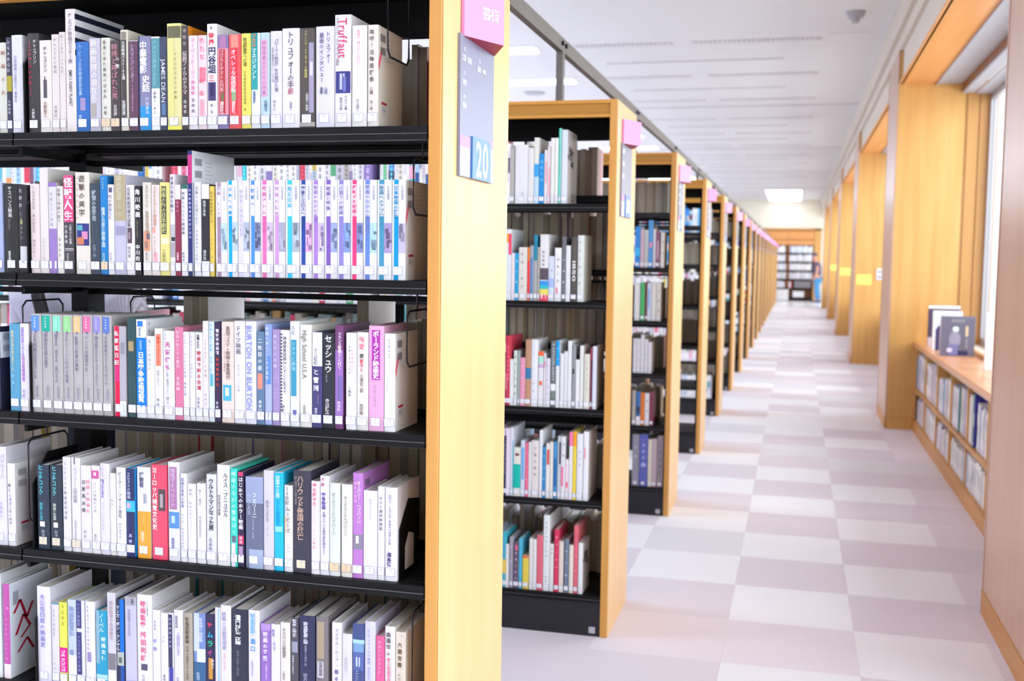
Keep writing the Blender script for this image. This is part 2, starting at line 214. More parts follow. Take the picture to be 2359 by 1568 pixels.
DATA = """
@1 1 L
-16100 -15920 1850 dcdccf|t 373 957 .6 .6 a06a60 映画の人|l
-15916 -15790 1950 3c3a52|z 436 600 a39a35|t 626 974 .5 .75 d0d0dc ＯＧＡＢＧＤ|t 195 354 .5 .5 c8c8d4 山根貞男|l
-15786 -15530 1990 e2e2f0|t 447 789 .35 .4 8d8da8 日本映画の巨匠たち|t 312 427 .35 .3 8d8da8 著者名|l
@1 1 R
-15400 -15130 2010 3d3b3e|t 358 935 .2 .42 d8405a ー二のアルレッキーノ|t 697 935 .66 .42 d8e0d4 チャップリン|t 144 244 .45 .4 e0e0e0 大野裕|l
-15120 -14840 1860 ece6df|t 651 930 .5 .6 4a4444 チャップリン|z 376 575 55525c .32 .62|z 575 608 55525c .4 .5|t 167 339 .45 .36 9a6a66 大野裕之|l
-14830 -14660 1970 e9dfdc|t 599 964 .5 .45 8a8286 チャップリン自伝|t 152 274 .5 .4 8a8286 中野好|l
-14650 -14510 2010 e8dcdc|t 587 975 .5 .45 a08f92 ぼくの自伝 二十世紀|l
-14500 -14270 2460 efe6e6|t 557 967 .5 .5 8a8088 チェコの映画ポスター展|r 211 508 .5 .42 4a464c SIMPLY FUNNY PLANET|S stripes
-14260 -13960 1800 2f6fbd|t 406 978 .35 .4 a8c8ee ムービーズ日本映画批評全集|z 239 378 a08fb8 .3 .7|t 139 194 .3 .3 e8eef8 文|l
-13950 -13700 1860 c9c6d6|z 301 1000 bdb9c8 .1 .7|t 312 984 .45 .62 f4f4f8 映画批評の現在形|z 156 301 a9a49c .1 .6|l
-13680 -13470 1860 e4e2d6|t 344 978 .42 .4 6a6864 香港に来た最後の日本人|t 172 280 .42 .35 6a6864 共著|o
-13460 -13250 1800 4d4345|t 350 961 .45 .7 c98a94 特撮と呼ばれた男|t 678 833 .8 .4 e8e8ec の夜|t 167 294 .5 .4 d8d8d8 吉田伊|o
-13230 -13060 2000 e3ddcd|z 135 910 4b4745 .05 .8|z 900 980 8c8478 .1 .8|t 510 885 .42 .8 f4f4f0 日本映画ベスト100選|t 155 305 .42 .6 f0f0f0 佐藤忠男|l
-13040 -12840 1780 6a4560|z 994 1000 e8e4e8|t 539 966 .42 .55 cdb0c8 シネマとジェンダー|t 219 506 .42 .35 b898b0 アメリカ映画の性と戦争|l
-12830 -12550 1860 8d8cae|z 5 1000 23395c 0 .12|z 5 263 2f8fd0 .12 1|T 608 941 .42 .62 ffffff 中華電影|T 409 586 .62 .62 ffffff 史話|t 172 355 .72 .3 c8d8f0 戸張東夫|l
-12540 -12350 1840 5d9daa|z 984 1000 e8e8e8|z 5 451 e6e8ee|t 473 957 .45 .5 8fc8d0 アメリカ映画の文化史|t 174 418 .42 .36 55556a 感傷と 井上|l
-12340 -12190 1830 434b66|r 301 770 .5 .75 d8dce4 JAMES DEAN|z 164 290 5878a0 .2 .8|l
-12180 -11870 2080 e9e3a4|z 865 976 6a6850 .04 .96|z 976 1000 f2ec90|z 19 865 dcd68c 0 .5|t 288 736 .6 .2 8a8450 タルコフスキイの映像|z 5 38 f4ea60|l
-11860 -11710 2030 4a4244|t 798 980 .5 .55 b0a8a4 侵略者|t 340 754 .5 .7 e8dcd8 伝説フィルムドラマ|t 153 296 .5 .5 d0c8c8 蓮實重|l|S orange
-11706 -11510 1830 eee6f0|t 366 978 .5 .45 e06a9a スーパーヒーロー映画術|t 175 344 .5 .4 4a4060 吉本由|l
-11500 -11310 1830 f2dde4|t 721 984 .5 .7 e8708a 俺たち|z 514 661 ee8098 .15 .9|t 322 710 .4 .6 e87890 の映画|z 153 322 f0a0b0 .2 .7|l
-11300 -11080 2040 f4f2f6|t 941 975 .45 .3 4a4a4a 号|T 794 917 .45 .55 d8304a 特撮|T 529 784 .5 .8 3a3460 円谷組|T 456 515 .45 .6 d85060 三|z 275 451 4a3f70 .08 .85|z 324 436 2c2448 .35 .7|t 137 260 .45 .3 6a6a74 東宝|l
-11070 -10840 1820 8f80b4|z 159 857 e8909a 0 1|z 170 846 b53a44 .14 .72|t 401 835 .4 .4 f0d0d0 ゴジラとヤマトの円谷|z 308 390 6a7a50 .3 .6|t 170 297 .4 .42 fff0f0 講談社|z 863 989 b07aa8 .2 .8|l
-10830 -10570 1820 ee5a5e|z 170 852 e23848 .14 .72|t 390 841 .4 .5 fff0f0 オペレッタ狸御殿|z 302 418 90b080 .22 .6|t 170 297 .4 .42 fff0f0 講談社|z 863 995 f09080 .2 .8|l
-10560 -10360 1830 f2e86a|t 656 956 .42 .5 6a6030 映画監督への道|t 186 612 .4 .28 8a8040 日本映画監督協会編集 著|l
-10350 -10160 1830 eef2fa|z 410 1000 2f9ea2 0 .75|T 847 989 .35 .5 f08040 プロの|t 514 842 .35 .6 e8ffff マネジメント|t 268 393 .35 .4 2a5a98 蓮實重彦|l
-10150 -9960 1830 c2e0f0|z 333 929 d8a8c8 .05 .8|t 350 918 .4 .4 b880b0 映画音響のすべて入門書|t 180 295 .6 .55 507890 佐藤忠|l
-9940 -9700 1850 ebe8f6|t 373 941 .55 .45 6a5a7a 「ローマの休日」を仕掛けた男|t 476 832 .22 .22 5a5068 不屈の映画人ダルトン・トランボ|t 178 297 .35 .25 9a90a8 著者伝|l
-9690 -9330 1890 f0eef8|t 397 968 .5 .42 5a4450 トリュフォーの手|t 339 397 .5 .4 b83a58 紙|t 169 270 .5 .28 404878 山田宏一|l
-9326 -9010 1880 57504c|z 154 856 a098b4 .62 .92|z 527 665 d8d0ec .68 .86|t 505 973 .42 .34 d8d070 フランソワ・トリュフォーの映画誌|t 176 356 .5 .25 e8e8f0 山田宏一対談|z 16 59 b0aca8|l
-8990 -8610 1900 e8e5f4|t 632 947 .68 .28 6a5a88 トリュフォー|t 447 937 .32 .28 6a5a88 最後のインタビュー|t 332 400 .55 .36 4a4468 山田|t 332 400 .3 .36 4a4468 蓮實|l
-8600 -8270 2100 f0ecf4|r 614 971 .5 .66 d04070 Truffaut|t 552 971 .16 .22 6a5058 フランソワ・トリュフォー伝記|z 305 500 3a3c80 .04 .96|z 338 481 b8c0e0 .3 .62|z 319 452 7078b8 .52 .7|t 152 267 .4 .2 5a4a68 稲松三千野|t 152 286 .7 .18 5a4a68 セルジュ著|l
-8250 -7950 1890 f4f2f2|t 608 958 .45 .24 f0a0b8 映画は 撮ったことがない|t 153 280 .4 .22 8a8090 大江健三|l
-7930 -7720 1890 efe9e0|t 434 963 .38 .48 6a5a54 鳴呼！活動屋群像|t 317 397 .36 .36 7a6058 上籠|t 164 259 .36 .3 7a6058 宏一著|l|S barcode
@1 2 L
-16320 -16090 1870 aab8e0|l
-16040 -15710 1840 2b2b2c|t 625 973 .45 .6 e8e8e8 サスペンス映画|r 489 603 .4 .2 8a8a8a History of Suspense|t 141 245 .35 .35 e0e0e0 植草甚|l
-15700 -15490 1820 302c34|t 725 973 .3 .4 c8c8c8 北野武|t 374 698 .38 .4 9a9aa0 によるタケシ|z 555 599 a8a440 .2 .5|z 110 302 c8c8cc .15 1|l
@1 2 R
-15410 -15190 1840 ecdcda|t 940 978 .3 .3 8a7a80 ひ|t 446 929 .42 .5 8a7c80 心のかたち 人のかたち|t 168 380 .4 .34 a89c9c 映画の中へ|l
-15180 -14980 2160 e9e2de|t 125 343 .45 .3 b0a0a4 スティーヴン著|l
-14970 -14780 1870 e6e2e8|z 952 1000 8f74b4|z 497 947 d4d2dc .05 .95|z 0 492 9478b8|t 508 898 .4 .4 a8a4b0 映画という現場|l
-14770 -14620 1790 e8e4dc|t 575 978 .35 .55 8a847c 読書と映画の館ワ|t 179 419 .4 .4 a09890 蓮實重彦|l
-14610 -14380 2010 4c484c|z 527 1000 dc4a80|T 532 980 .5 .92 fff4f8 怪獣人生|t 303 502 .7 .4 d0d0d4 元祖ゴジラ俳優|t 303 502 .25 .36 d0d0d4 中島春雄|z 249 259 c8c8c8 .05 .95|z 234 239 c8c8c8 .05 .95|t 129 209 .4 .5 c0c0c4 洋泉社|l
-14330 -14000 2070 ece6da|t 560 976 .48 .46 54443c 遊撃の美学|z 280 498 3a3a80 .05 .95|z 430 483 5aa8b0 .1 .5|z 343 420 d08ab0 .45 .85|z 290 362 c87858 .1 .6|t 522 971 .12 .16 d89a88 映画監督中島貞夫|l
-13980 -13760 1850 3f4a5a|t 584 919 .42 .6 b8c8d0 戦慄の金字塔|t 189 330 .42 .4 90a0a8 大森一樹|l
-13750 -13580 2000 1d84cc|t 860 980 .45 .3 e0e0a0 ヴィスコ|t 275 680 .45 .6 e8f4e0 横溝と日旅の映画王国|t 125 215 .45 .4 c8d8c0 西口編|o
-13570 -13430 1820 eceaf2|z 912 967 5a5478 .2 .75|t 604 890 .4 .6 8a84a0 内の映画たち|t 159 247 .4 .4 9a96a8 田中著|l
-13426 -13160 2020 c9c6de|z 540 1000 b0a484|t 743 990 .45 .6 d8d0b8 映画監督|t 554 733 .45 .5 c8c0a8 深作|z 396 485 9a96b4 .1 .95|l
-13150 -12960 1810 eeeaf0|t 530 972 .35 .5 6a6468 日本映画発展史論集|z 354 525 5a4a58 .12 .7|z 398 475 a08890 .25 .5|t 188 320 .35 .4 6a6468 四方田|l
-12950 -12810 1790 2a282e|T 637 972 .5 .85 f8f8f8 角川映画|t 425 615 .45 .5 a8a878 メディアミックス|T 156 346 .45 .75 f8f8f8 中川右|l
-12770 -12580 1860 e9e2d8|t 452 968 .55 .5 a8947c あかんやつら 東映京都撮影|z 263 478 d89878 .1 .85|z 387 452 7a6a70 .45 .85|z 290 366 a08070 .2 .6|t 161 247 .45 .4 8a7a70 春日太|l
-12570 -12390 1810 f0e4de|t 547 983 .45 .5 c89a80 スキヤのひとり映画暦|z 470 536 f0a090 .1 .5|t 193 436 .4 .3 c8a090 長部日出雄著|z 149 249 f4a8b8 .2 .7|l
-12380 -12160 1860 efe58c|z 446 957 4a4a48 .15 .68|t 457 946 .42 .5 d8d890 映画の外の日本劇史|z 339 403 f8f4c0 .1 .9|t 145 285 .4 .4 a0986a 工藤英|l
-12150 -12040 2020 eeeaf0|t 619 980 .45 .7 5a5664 成瀬巳喜男を観る|z 381 505 b8b4bc|z 342 381 3a3a3c .2 1|z 183 332 a8a0a8|l
-12036 -11910 1810 93304e|z 840 1000 f0e8ea|t 691 829 .45 .55 f0c0d0 ロマン|t 171 260 .45 .5 f0d0d8 加藤泰|l
-11900 -11760 1810 efecf2|z 956 1000 2a6a60|t 448 928 .35 .5 5a5a68 映画についての雑談集|t 155 265 .35 .4 6a6878 高橋英|l
-11750 -11650 2480 2c3374|z 742 968 c83a80|t 750 960 .5 .6 8a2a60 シネクラブ|t 294 702 .5 .6 c8ccf0 日本映画発展史作家の百科|l|S wbar
-11610 -11460 1860 eaeaf4|t 543 957 .4 .5 8a8a9a 活動への近道とおり|t 161 500 .4 .35 9a9aaa 映画編集者の記録|l
-11450 -11280 1820 2d2c34|z 841 1000 ecebf0|t 654 824 .42 .55 d8d8dc 映画の呼吸|t 176 286 .42 .45 d8d8dc 澤井信|z 0 165 ecebf0|l
-11270 -11170 1780 e8cc60|t 590 944 .45 .6 8a7030 日本映画理論史入門|t 185 438 .45 .35 a88c40 岩崎昶 著|l
-11140 -10890 1860 f2f0f6|T 199 962 .3 .34 a58aa0 日本 LITERARY 文学|c a890a6 b8d4ec|l
-10886 -10660 1890 f0f0f8|T 455 937 .3 .34 20a0e0 日本へ大震災復活|c 10a8ec b0c8e0|l
-10650 -10410 1890 f0eef4|t 413 910 .3 .34 c0b8d4 映画館と観客の社会学|c d8d4e8 a8b4c8|l
-10400 -10170 1890 f0f0f8|T 725 926 .3 .34 4a88d0 観客へ|c 4a8ede 8890b8|l
-10160 -9900 1890 f0ecf4|T 460 947 .3 .34 d868a8 鉄腕アトムの伝説|c e470b0 c8b8d0|l
-9890 -9640 1890 f2f0f4|T 624 947 .3 .34 c898c8 映像の感覚|c cc98cc a0a4b8|l
-9630 -9340 1890 f0f4f8|T 714 937 .3 .34 50b8d8 見る日本|c 40c0e4 a8b4c4|l
-9330 -9080 1890 eeeef8|T 513 937 .3 .34 2a4a90 戦後とエロスへの回路|c 284a9c d8a8dc|l
-9070 -8820 1890 f0eef6|T 571 947 .3 .34 9878c4 映画のなかの天皇|c a880d0 c8b8e4|l
-8810 -8550 1890 f0eef6|T 688 937 .3 .34 8060b0 映画と戦争|c 7e5cb4 98a4d0|l
-8546 -8280 1890 f0f0f8|T 646 947 .3 .34 8880bc 占領下の映画|c 8c84c8 8098d0|l
-8270 -8020 1890 f4f0f6|T 519 947 .3 .34 e84880 躍動する映画と文学|c f0407c 7888b8|l
-8010 -7740 1890 f0f2fa|T 466 952 .3 .34 7888c4 映画のなかの古典芸能|c 6486cc a8cce8|l
-7730 -7440 1890 f0f4f8|T 529 942 .3 .34 4a90a8 映画へのアプローチ|c 4694b4 a494c4|l
-7430 -7160 1890 f2f4fa|T 608 942 .3 .34 1090c0 日本映画の誕生|c 0a94cc c0b8d4|l|S barcode
@1 3 L
-16420 -16230 1750 2a2840|S bigbarcode
-15990 -15740 1840 5ba4c8|t 457 924 .35 .4 e0d8a0 映画は世界を知る窓だった|t 283 435 .35 .3 a0d0e0 戦争|l
-15730 -15520 1850 ece8f0|t 627 957 .35 .5 8a6ad0 国際映画祭の中の街|z 335 627 c8a8d8 .2 .55|t 346 627 .38 .4 a878c0 心の風景映画|t 151 254 .4 .4 8080c0 石坂|l
@1 3 R
-15450 -15200 2060 bdb9b9|k 5f90dc|t 335 801 .38 .42 77728e 日本映画は生きている|l
-15190 -14940 2060 bdb9b9|k 14ac94|t 442 806 .38 .42 77728e 映画史を読み直す|l
-14930 -14690 2060 bdb9b9|k 86dcbc|t 306 801 .38 .42 77728e 観る人、作る人、掛ける人|l
-14680 -14450 2060 bdb9b9|k 94d68c|t 311 806 .38 .42 77728e スクリーンのなかの他者|l
-14440 -14220 2060 bdb9b9|k e4bc84|t 427 786 .38 .42 77728e 監督と俳優の美学|l
-14210 -13980 2070 bdb9b9|k dc6e9c|t 430 787 .38 .42 77728e アニメは越境する|l
-13970 -13750 2070 bdb9b9|k 948cd0|t 295 792 .38 .42 77728e 踏み越えるドキュメンタリー|l
-13740 -13530 2070 bdb9b9|k 5c7cc4|t 300 797 .38 .42 77728e 日本映画はどこまで行くか|l
-13480 -13200 1860 c9c6cc|z 0 1000 d81848 .05 .48|T 559 957 .26 .4 f4e8e8 私家版日記|z 392 559 d83078 .05 .48|z 129 1000 b0acb8 .55 .98|z 694 823 8a8894 .6 .9|z 5 172 dce4e8 .5 .98|l
-13160 -12970 2040 2f5254|z 667 765 a8946a .1 .75|l
-12960 -12730 2010 eef0f6|z 930 985 2a78d0 .15 .7|t 831 920 .4 .35 3a5a80 歴史群像|z 119 816 0a7ade|T 159 672 .5 .62 ffffff 日本戦争映画総覧|t 692 791 .5 .4 b8d8f8 映画黎明|l
-12720 -12540 1680 eeeef4|t 1036 1167 .4 .4 70707c 第三集|t 577 964 .4 .35 9a9aa6 彼らの映画たち|l
-12536 -12350 1840 f2f0ee|z 587 940 f08a70 .15 .8|t 609 913 .48 .4 c84a3a 竜宮へようこそ|t 364 538 .45 .35 9a9aa0 映画とわたし|t 130 239 .4 .4 80808a 桜井|l
-12340 -12090 1800 f0eef4|t 894 972 .2 .2 a0a0b0 木村|T 544 883 .42 .5 c85aa8 天気待ち|t 278 533 .4 .26 9a90a8 監督・黒澤明とともに|t 172 256 .4 .3 9a90a8 野上|l
-12080 -11890 1880 e27ea4|t 559 968 .42 .45 f8d0e0 映画の街とその案内|t 314 473 .42 .45 f8d8e4 言葉編|l
-11886 -11750 1790 eeecf2|t 274 972 .3 .4 9088a8 ジュディ・ガーランド物語 最後の愛|l
-11740 -11620 1790 f0eef4|t 480 966 .35 .55 9c98b4 ジャクリーン・ビセット|l
-11610 -11450 1790 f0eeee|T 911 978 .4 .7 3a3a3c 台湾|t 821 899 .4 .4 5a5a60 新映画|T 341 799 .5 .6 c03850 映画で知る台湾|t 145 274 .4 .4 7a78a0 佐藤忠|l
-11446 -11320 2020 f0e8ea|t 436 842 .5 .5 b09898 「さよなら」の時間|t 153 292 .5 .4 8a8a98 吉村公|l
-11310 -11190 2010 dfeef2|t 458 985 .4 .6 88c0d8 映画の国の悪魔 映画に愛を|z 358 478 60b0c8 .2 .8|l
-11180 -11050 2010 392c50|T 672 935 .5 .6 e8e0f0 電気羊映画館|T 353 652 .5 .5 d04830 香港電影通信|t 129 214 .4 .5 e8e0f0 宮崎|l
-11030 -10760 2020 f6e0d6|t 426 955 .55 .45 5a4650 英国コメディ映画の黄金時代|t 505 886 .25 .18 8a6a70 マーティン・コメディ英国史|z 218 376 50b0e0 .1 .8|z 267 347 f0f4fa .3 .6|l
-10750 -10510 2040 efecf4|t 676 956 .4 .5 66606e ドイツ映画|t 309 578 .4 .24 a09cac ザビーネ・ハーケ著|l
-10500 -10270 2040 ecebfa|R 137 961 .35 .62 8f98e4 BURTON ON BURTON|l
-10260 -10090 1850 6684a6|t 573 935 .45 .62 ffffff 二枚目の疵|z 384 551 e8907c .1 .75|t 135 265 .45 .45 ffffff 長谷川|l
-10080 -9930 2000 90a8e0|t 445 980 .35 .55 e0eaff 映画の美とこころが変化|z 405 685 5a8ad0 .3 .8|z 10 405 a8b4e4|l
-9920 -9760 1900 ae98cc|t 589 958 .4 .5 e0d4f0 緋牡丹のお竜|t 163 558 .4 .3 c8b8e0 藤純子 映画ひとすじ|l
-9750 -9550 1890 f4f2f8|f|t 333 937 .5 .4 4a4a60 映画録音技師ひとすじに生きて|t 148 222 .3 .4 4a4a60 林土|l
-9540 -9340 2070 eef2f4|z 290 826 4098b8 .08 .7|t 870 961 .35 .4 9a9aa8 名匠|t 527 812 .4 .45 a8dcec シネマと劇場|z 111 159 6a6ab0 .3 .7|l
-9330 -9080 2010 efeee6|r 463 945 .42 .5 77756e High School U.S.A.|t 129 219 .4 .3 8a8884 北島明|l
-9070 -8860 1870 46457a|z 647 1000 f0f0f2|t 658 834 .35 .5 6a6878 マコ岩松|T 374 626 .4 .6 ffffff と雪洲|t 251 353 .6 .3 c8a0c0 ハリウッド|t 144 209 .4 .35 e8e8f4 垣井|l
-8850 -8600 1860 2a2d38|T 581 978 .5 .62 f4f4f4 セッシュウ|t 489 570 .35 .2 a0a0a8 世界を魅|T 151 312 .42 .4 e8e8ec 中川織江|l
-8590 -8420 2020 7a4678|z 129 762 9a70b8|z 272 510 7a6aa8 .3 .9|T 579 931 .6 .45 f4e8f8 フランス映画どこへ行く|t 173 272 .5 .42 f0e8f4 林瑞絵|l
-8360 -8140 1880 f4f4f8|t 574 872 .35 .24 8a8488 浅草レビュー少女|t 596 840 .6 .24 d8a8b0 永井荷風をめ|t 340 452 .35 .3 7a7880 小幡欣|l
-8130 -7900 1900 efece8|t 816 958 .42 .52 e8788c 殉愛|T 737 779 .42 .4 5a504c 原|T 595 726 .42 .35 d85060 節子と|t 384 574 .42 .35 7a6a64 小津安二郎|t 158 268 .4 .35 7a6a64 西村雄|l
-7890 -7580 2030 eeb4dc|z 488 961 b03cae .2 .75|T 498 951 .48 .46 fff8ff ポーランド映画史|t 232 438 .42 .28 a87aa8 マレク・ハルトフ|l
-7570 -7350 1890 f6f6fa|t 741 952 .45 .3 8a8890 ヒッチコック|t 407 571 .25 .2 a8a6b0 トリュフォー|l|S barcode
@1 4 L
-16480 -16140 2130 eae6f4|t 681 925 .75 .3 9080b8 パゾリーニ|t 272 446 .6 .2 a890d0 兵頭裕己|l
-16120 -15930 1780 f2f0f4|t 646 764 .3 .4 5a5664 蘇る|t 253 635 .4 .4 8a86a0 小津安二郎の美学|l|S barcode
@1 4 R
-15380 -15090 1800 2e3a4c|T 644 994 .35 .42 58c8d0 ヒッチコック|t 344 556 .35 .34 58c8d0 映画と生涯|z 267 328 e8e8e8 .2 .62|t 144 228 .5 .6 b0b4bc 鈴木|g
-15060 -14770 1820 2a3644|T 637 984 .38 .42 70c8d0 ヒッチコック|t 352 549 .38 .34 e0e8d8 映画と生涯|z 264 324 e8e8e8 .25 .62|t 154 231 .5 .6 b0b4bc 鈴木|g
-14750 -14560 2000 eae8ec|t 330 960 .35 .4 8a8890 ヒッチコック映画術完全版|l
-14540 -14330 2000 eeecf0|z 930 1000 8a8690 .3 .5|t 520 900 .45 .5 9a96a4 パゾリーニ映画集|t 125 340 .45 .3 a8a4b0 兵頭裕己共訳著|g
-14320 -14070 1850 ede9f0|T 449 849 .3 .38 70686a 日夏英太郎|t 449 849 .72 .36 e88098 越境の映画人|t 157 270 .4 .3 8a8488 内海|l
-14060 -13860 1860 efecee|z 855 946 cc5a9a .0 .9|z 887 925 f4e8f4 .3 .6|t 468 817 .45 .35 a09ca8 パリの映画人と詩|t 145 226 .45 .35 a09ca8 著名|l
-13850 -13630 1920 e9e5f4|t 844 990 .25 .3 a88cd0 イタリア|z 812 823 5a4a88 .05 .45|r 625 807 .3 .36 5a4ab0 Pasolini|t 266 578 .3 .2 a898d0 パゾリーニの生と映画|l
-13620 -13480 1730 ecebe4|t 543 699 .4 .4 a8a8a8 彼方へ|l
-13470 -13250 1860 f2f1f4|t 430 952 .42 .42 6a6a78 ピーター・フォーク自伝|t 194 382 .4 .25 9a98a4 田中雅子訳|l
-13240 -13040 1850 2b3266|z 514 638 40b8f0|z 551 611 e0a8c8 .1 .5|t 659 957 .35 .5 d0d8f0 エルストの映画|t 146 276 .5 .4 c8d0f0 高野|l|S cyan
-12980 -12670 1900 ecebf6|z 0 516 eca23a|T 779 942 .35 .42 5a5a70 捜索者|t 605 711 .6 .3 9090a8 西部劇|t 384 489 .5 .5 f8d8a0 アメリカ|t 163 295 .4 .4 fff0d0 高橋千|l
-12640 -12290 1970 f4506e|z 518 746 5a4a50 .45 .9|z 553 695 a8a0a0 .55 .75|T 310 975 .2 .36 fff0f2 ヨーロッパ視覚文化史|m
-12260 -12000 2050 ebe9f0|z 522 951 ac7aa4 .1 .78|t 541 937 .44 .42 e0c8e0 増殖するペルソナ|z 332 498 5a8cc8 .05 .95|z 385 459 c8dcf0 .3 .6|t 127 234 .4 .3 5a6aa8 篠儀直|l
-11980 -11830 1830 eeecf4|t 607 951 .35 .5 6a68a0 成瀬巳喜男の世界|t 153 557 .35 .3 9a98b8 村川英 映画監督論集|l
-11820 -11630 1630 f0eef2|t 847 939 .4 .3 6a6468 仲代|t 313 779 .4 .25 a09ca4 映画を撮るということ|l
-11610 -11410 1650 f2f0f4|t 727 927 .4 .35 8a8098 歩く、見る|t 321 594 .4 .3 a09aa8 映画日記撮影中|l
-11390 -11170 1850 e9e9ee|T 378 951 .5 .62 3c3a48 ウルトラマンなった男|t 146 297 .4 .4 6a6a90 古谷敏|l
-11150 -10870 2060 f2f0f2|t 485 922 .7 .42 4a4444 ルイス・ブニュエル|t 495 704 .16 .26 5a5454 四方田犬彦著|l
-10850 -10700 2000 3ae0cc|t 325 980 .5 .7 d0fff4 映画のなかの音楽はっ|z 250 315 6a6a80 .2 .8|z 0 240 e8d8e8 .1 .7|l
-10690 -10550 1950 2d2548|z 954 995 f04070 .1 .85|T 395 944 .5 .75 f4f0f8 はじめてのホラー映画|z 241 333 e83868 .05 .9|t 246 328 .5 .5 ffe0e8 講座|z 118 221 a890b0 .1 .8|l
-10520 -10130 1860 6c7690|z 715 1000 98a4c4|z 0 210 a0b0cc .2 1|t 554 828 .52 .34 f8faff フェリーニ|t 586 817 .22 .24 b8c0d4 映画と人生|t 323 543 .45 .16 d0d4e4 トゥッリオ・ケジチ|l
-10120 -9900 2010 dedae6|t 483 701 .38 .4 9a98a8 映画の巡礼地|t 333 438 .4 .3 c0b8c8 和田|l
-9890 -9690 2000 1ac4f0|z 990 1000 b0a8b0|t 735 960 .42 .5 e8faff 双葉十三郎|t 450 715 .42 .5 1a98d0 ぼくの映画時代|z 395 450 90e0f4 .1 .9|l
-9670 -9490 1740 efeef0|t 770 989 .35 .5 7a7878 20世紀|T 443 759 .45 .55 8a7a68 ムービーズ|z 661 845 b0d0e8 .05 .2|z 454 649 f0c890 .05 .2|t 218 345 .5 .3 b0b0c8 小林信|l
-9480 -9100 2050 3e3c4c|T 322 951 .42 .42 c8a898 ハリウッド帝国の興亡|t 663 941 .16 .16 a09890 夢工場の一九四〇年代|g
-9090 -8910 1860 f2eef4|T 731 978 .4 .5 e8788c 夢を魅せた|t 269 720 .35 .35 e8a0ac フリッツ・ラング映画|l
-8900 -8710 1980 f0eef8|t 884 990 .3 .4 c83a68 大衆|T 662 828 .4 .5 5a4aa0 戦争映画|t 207 641 .45 .4 5a4a90 を撮っている現代史を読みとく|l
-8700 -8480 1850 e8eeec|t 443 897 .4 .4 7a8888 オードリーとヘプバーン|o
-8450 -8220 1840 f0ece2|t 446 875 .38 .4 8a8680 オードリーとヘプバーン|o
-8210 -8000 2080 c684d6|t 524 923 .62 .42 fff0ff オードリー・ヘプバーン|t 716 923 .25 .36 f0c0f0 彼女の真実|z 274 418 8a8498 .02 .98|z 332 404 e8e4ec .3 .6|l|S barcode
-7990 -7700 1750 f0ecf8|t 669 909 .5 .2 c8c0dc 映画とは何か考|l
-7690 -7550 1850 eeecf2|t 530 897 .45 .5 6a6470 ポスト満洲映画論|l
-7540 -7290 1840 f2f0fc|t 668 924 .4 .4 54487c ロマン・トランク|t 386 652 .4 .2 6a6090 映画人の回想と記録|T 158 304 .35 .4 54487c 澤本徳|l
@1 5 L
-16550 -16350 2290 e8eaf0
-16300 -16130 2080 c556a8|z 0 154 f0dce8|t 697 798 .7 .4 e890c8 歌|t 188 654 .5 .35 e080c0 映画音楽のための絵|S scribble
@1 5 R
-15440 -15110 2110 ece9fa|t 370 924 .42 .4 8478c4 木公信四郎の映画史|l
-15090 -14910 1790 e8e2ec|z 978 1000 5a98a8|t 592 922 .35 .4 b0a8b8 日本の映画音|t 173 279 .4 .3 8a8498 竹中|l
-14900 -14710 1810 ecec5c|t 713 989 .5 .45 c8b040 日日映画|z 160 459 ec1c94|r 171 436 .5 .6 fff0f8 THE ROUTE|l
-14690 -14490 1890 cad8f0|z 143 365 f4e8dc|t 582 926 .5 .7 8898c4 映画監督伝|z 365 429 8a98b8 .2 .7|l
-14480 -14280 1890 e9e8f8|z 683 1000 3e4076 .0 .65|z 153 640 3e4076 .0 .65|t 704 979 .32 .4 a0a4d0 小さな映画館|t 180 608 .32 .4 a8acd8 一九三〇年代の日本|l
-14260 -14030 1890 f0eef6|t 873 958 .25 .25 b098d0 作家|t 444 862 .3 .25 b0a0d0 音楽と映像の関係論|z 312 423 9a8ab8 .15 .6|l
-14010 -13740 1720 20a4cc|z 337 1000 88b0c0 0 .35|T 733 971 .55 .5 c8f0fa ノーベル|T 372 686 .7 .4 e0fcff 映画女優|z 134 203 a8d8e8|l
-13730 -13530 2130 dbd9e4|t 526 920 .5 .5 b8a0a8 映画監督の未映像化|z 225 390 807c84 .05 .95|z 89 216 f4f4fa
-13520 -13330 2010 262a50|z 413 1000 1a70cc .5 1|T 448 935 .25 .5 e0e4f0 マンガ・ポン・クンマル|z 294 438 b0b8b0 .1 .95|z 323 383 5a6a60 .3 .7|z 119 294 2a50a0 .55 1
-13310 -13040 2080 cfcde4|z 913 1000 a8a6b0 .05 .95|t 933 986 .7 .3 504e5c 名著|t 601 875 .4 .3 9490b0 映画技術と文化の詩|z 115 149 b0b0d0
-13020 -12670 2160 f3f0f6|T 671 944 .42 .38 e0608c 映画監督|T 338 644 .42 .4 e0608c 舛田利雄|z 255 319 5a5670 .25 .68|t 801 935 .72 .1 404040 アクション映画の巨星|t 139 218 .4 .2 b0a8b8 佐藤
-12660 -12480 1860 f2f0f8|t 769 882 .35 .35 9a98b8 斎藤寅|T 511 694 .35 .5 8080c4 相性
-12470 -12300 1820 f2f0f6|t 863 907 .3 .3 b0b0b8 小|t 643 742 .4 .3 b0a8b8 成瀬|t 209 286 .5 .4 8a8890 著者
-12290 -12170 1830 f0eef8|z 372 984 403e60 .0 .8|z 191 372 4a48a0 .1 .9|T 590 956 .4 .5 b0aec8 成瀬映画の世界
-12160 -11950 1910 efecf8|t 801 937 .3 .4 7a7888 香港映画|t 492 759 .5 .4 a898c8 の最前線にあり|t 204 257 .4 .3 8a88b0 著者
-11940 -11730 1870 b6ac9c|T 658 957 .42 .45 5c5448 社会派映画論|t 246 636 .42 .35 6a6050 日本の監督たちの肖像
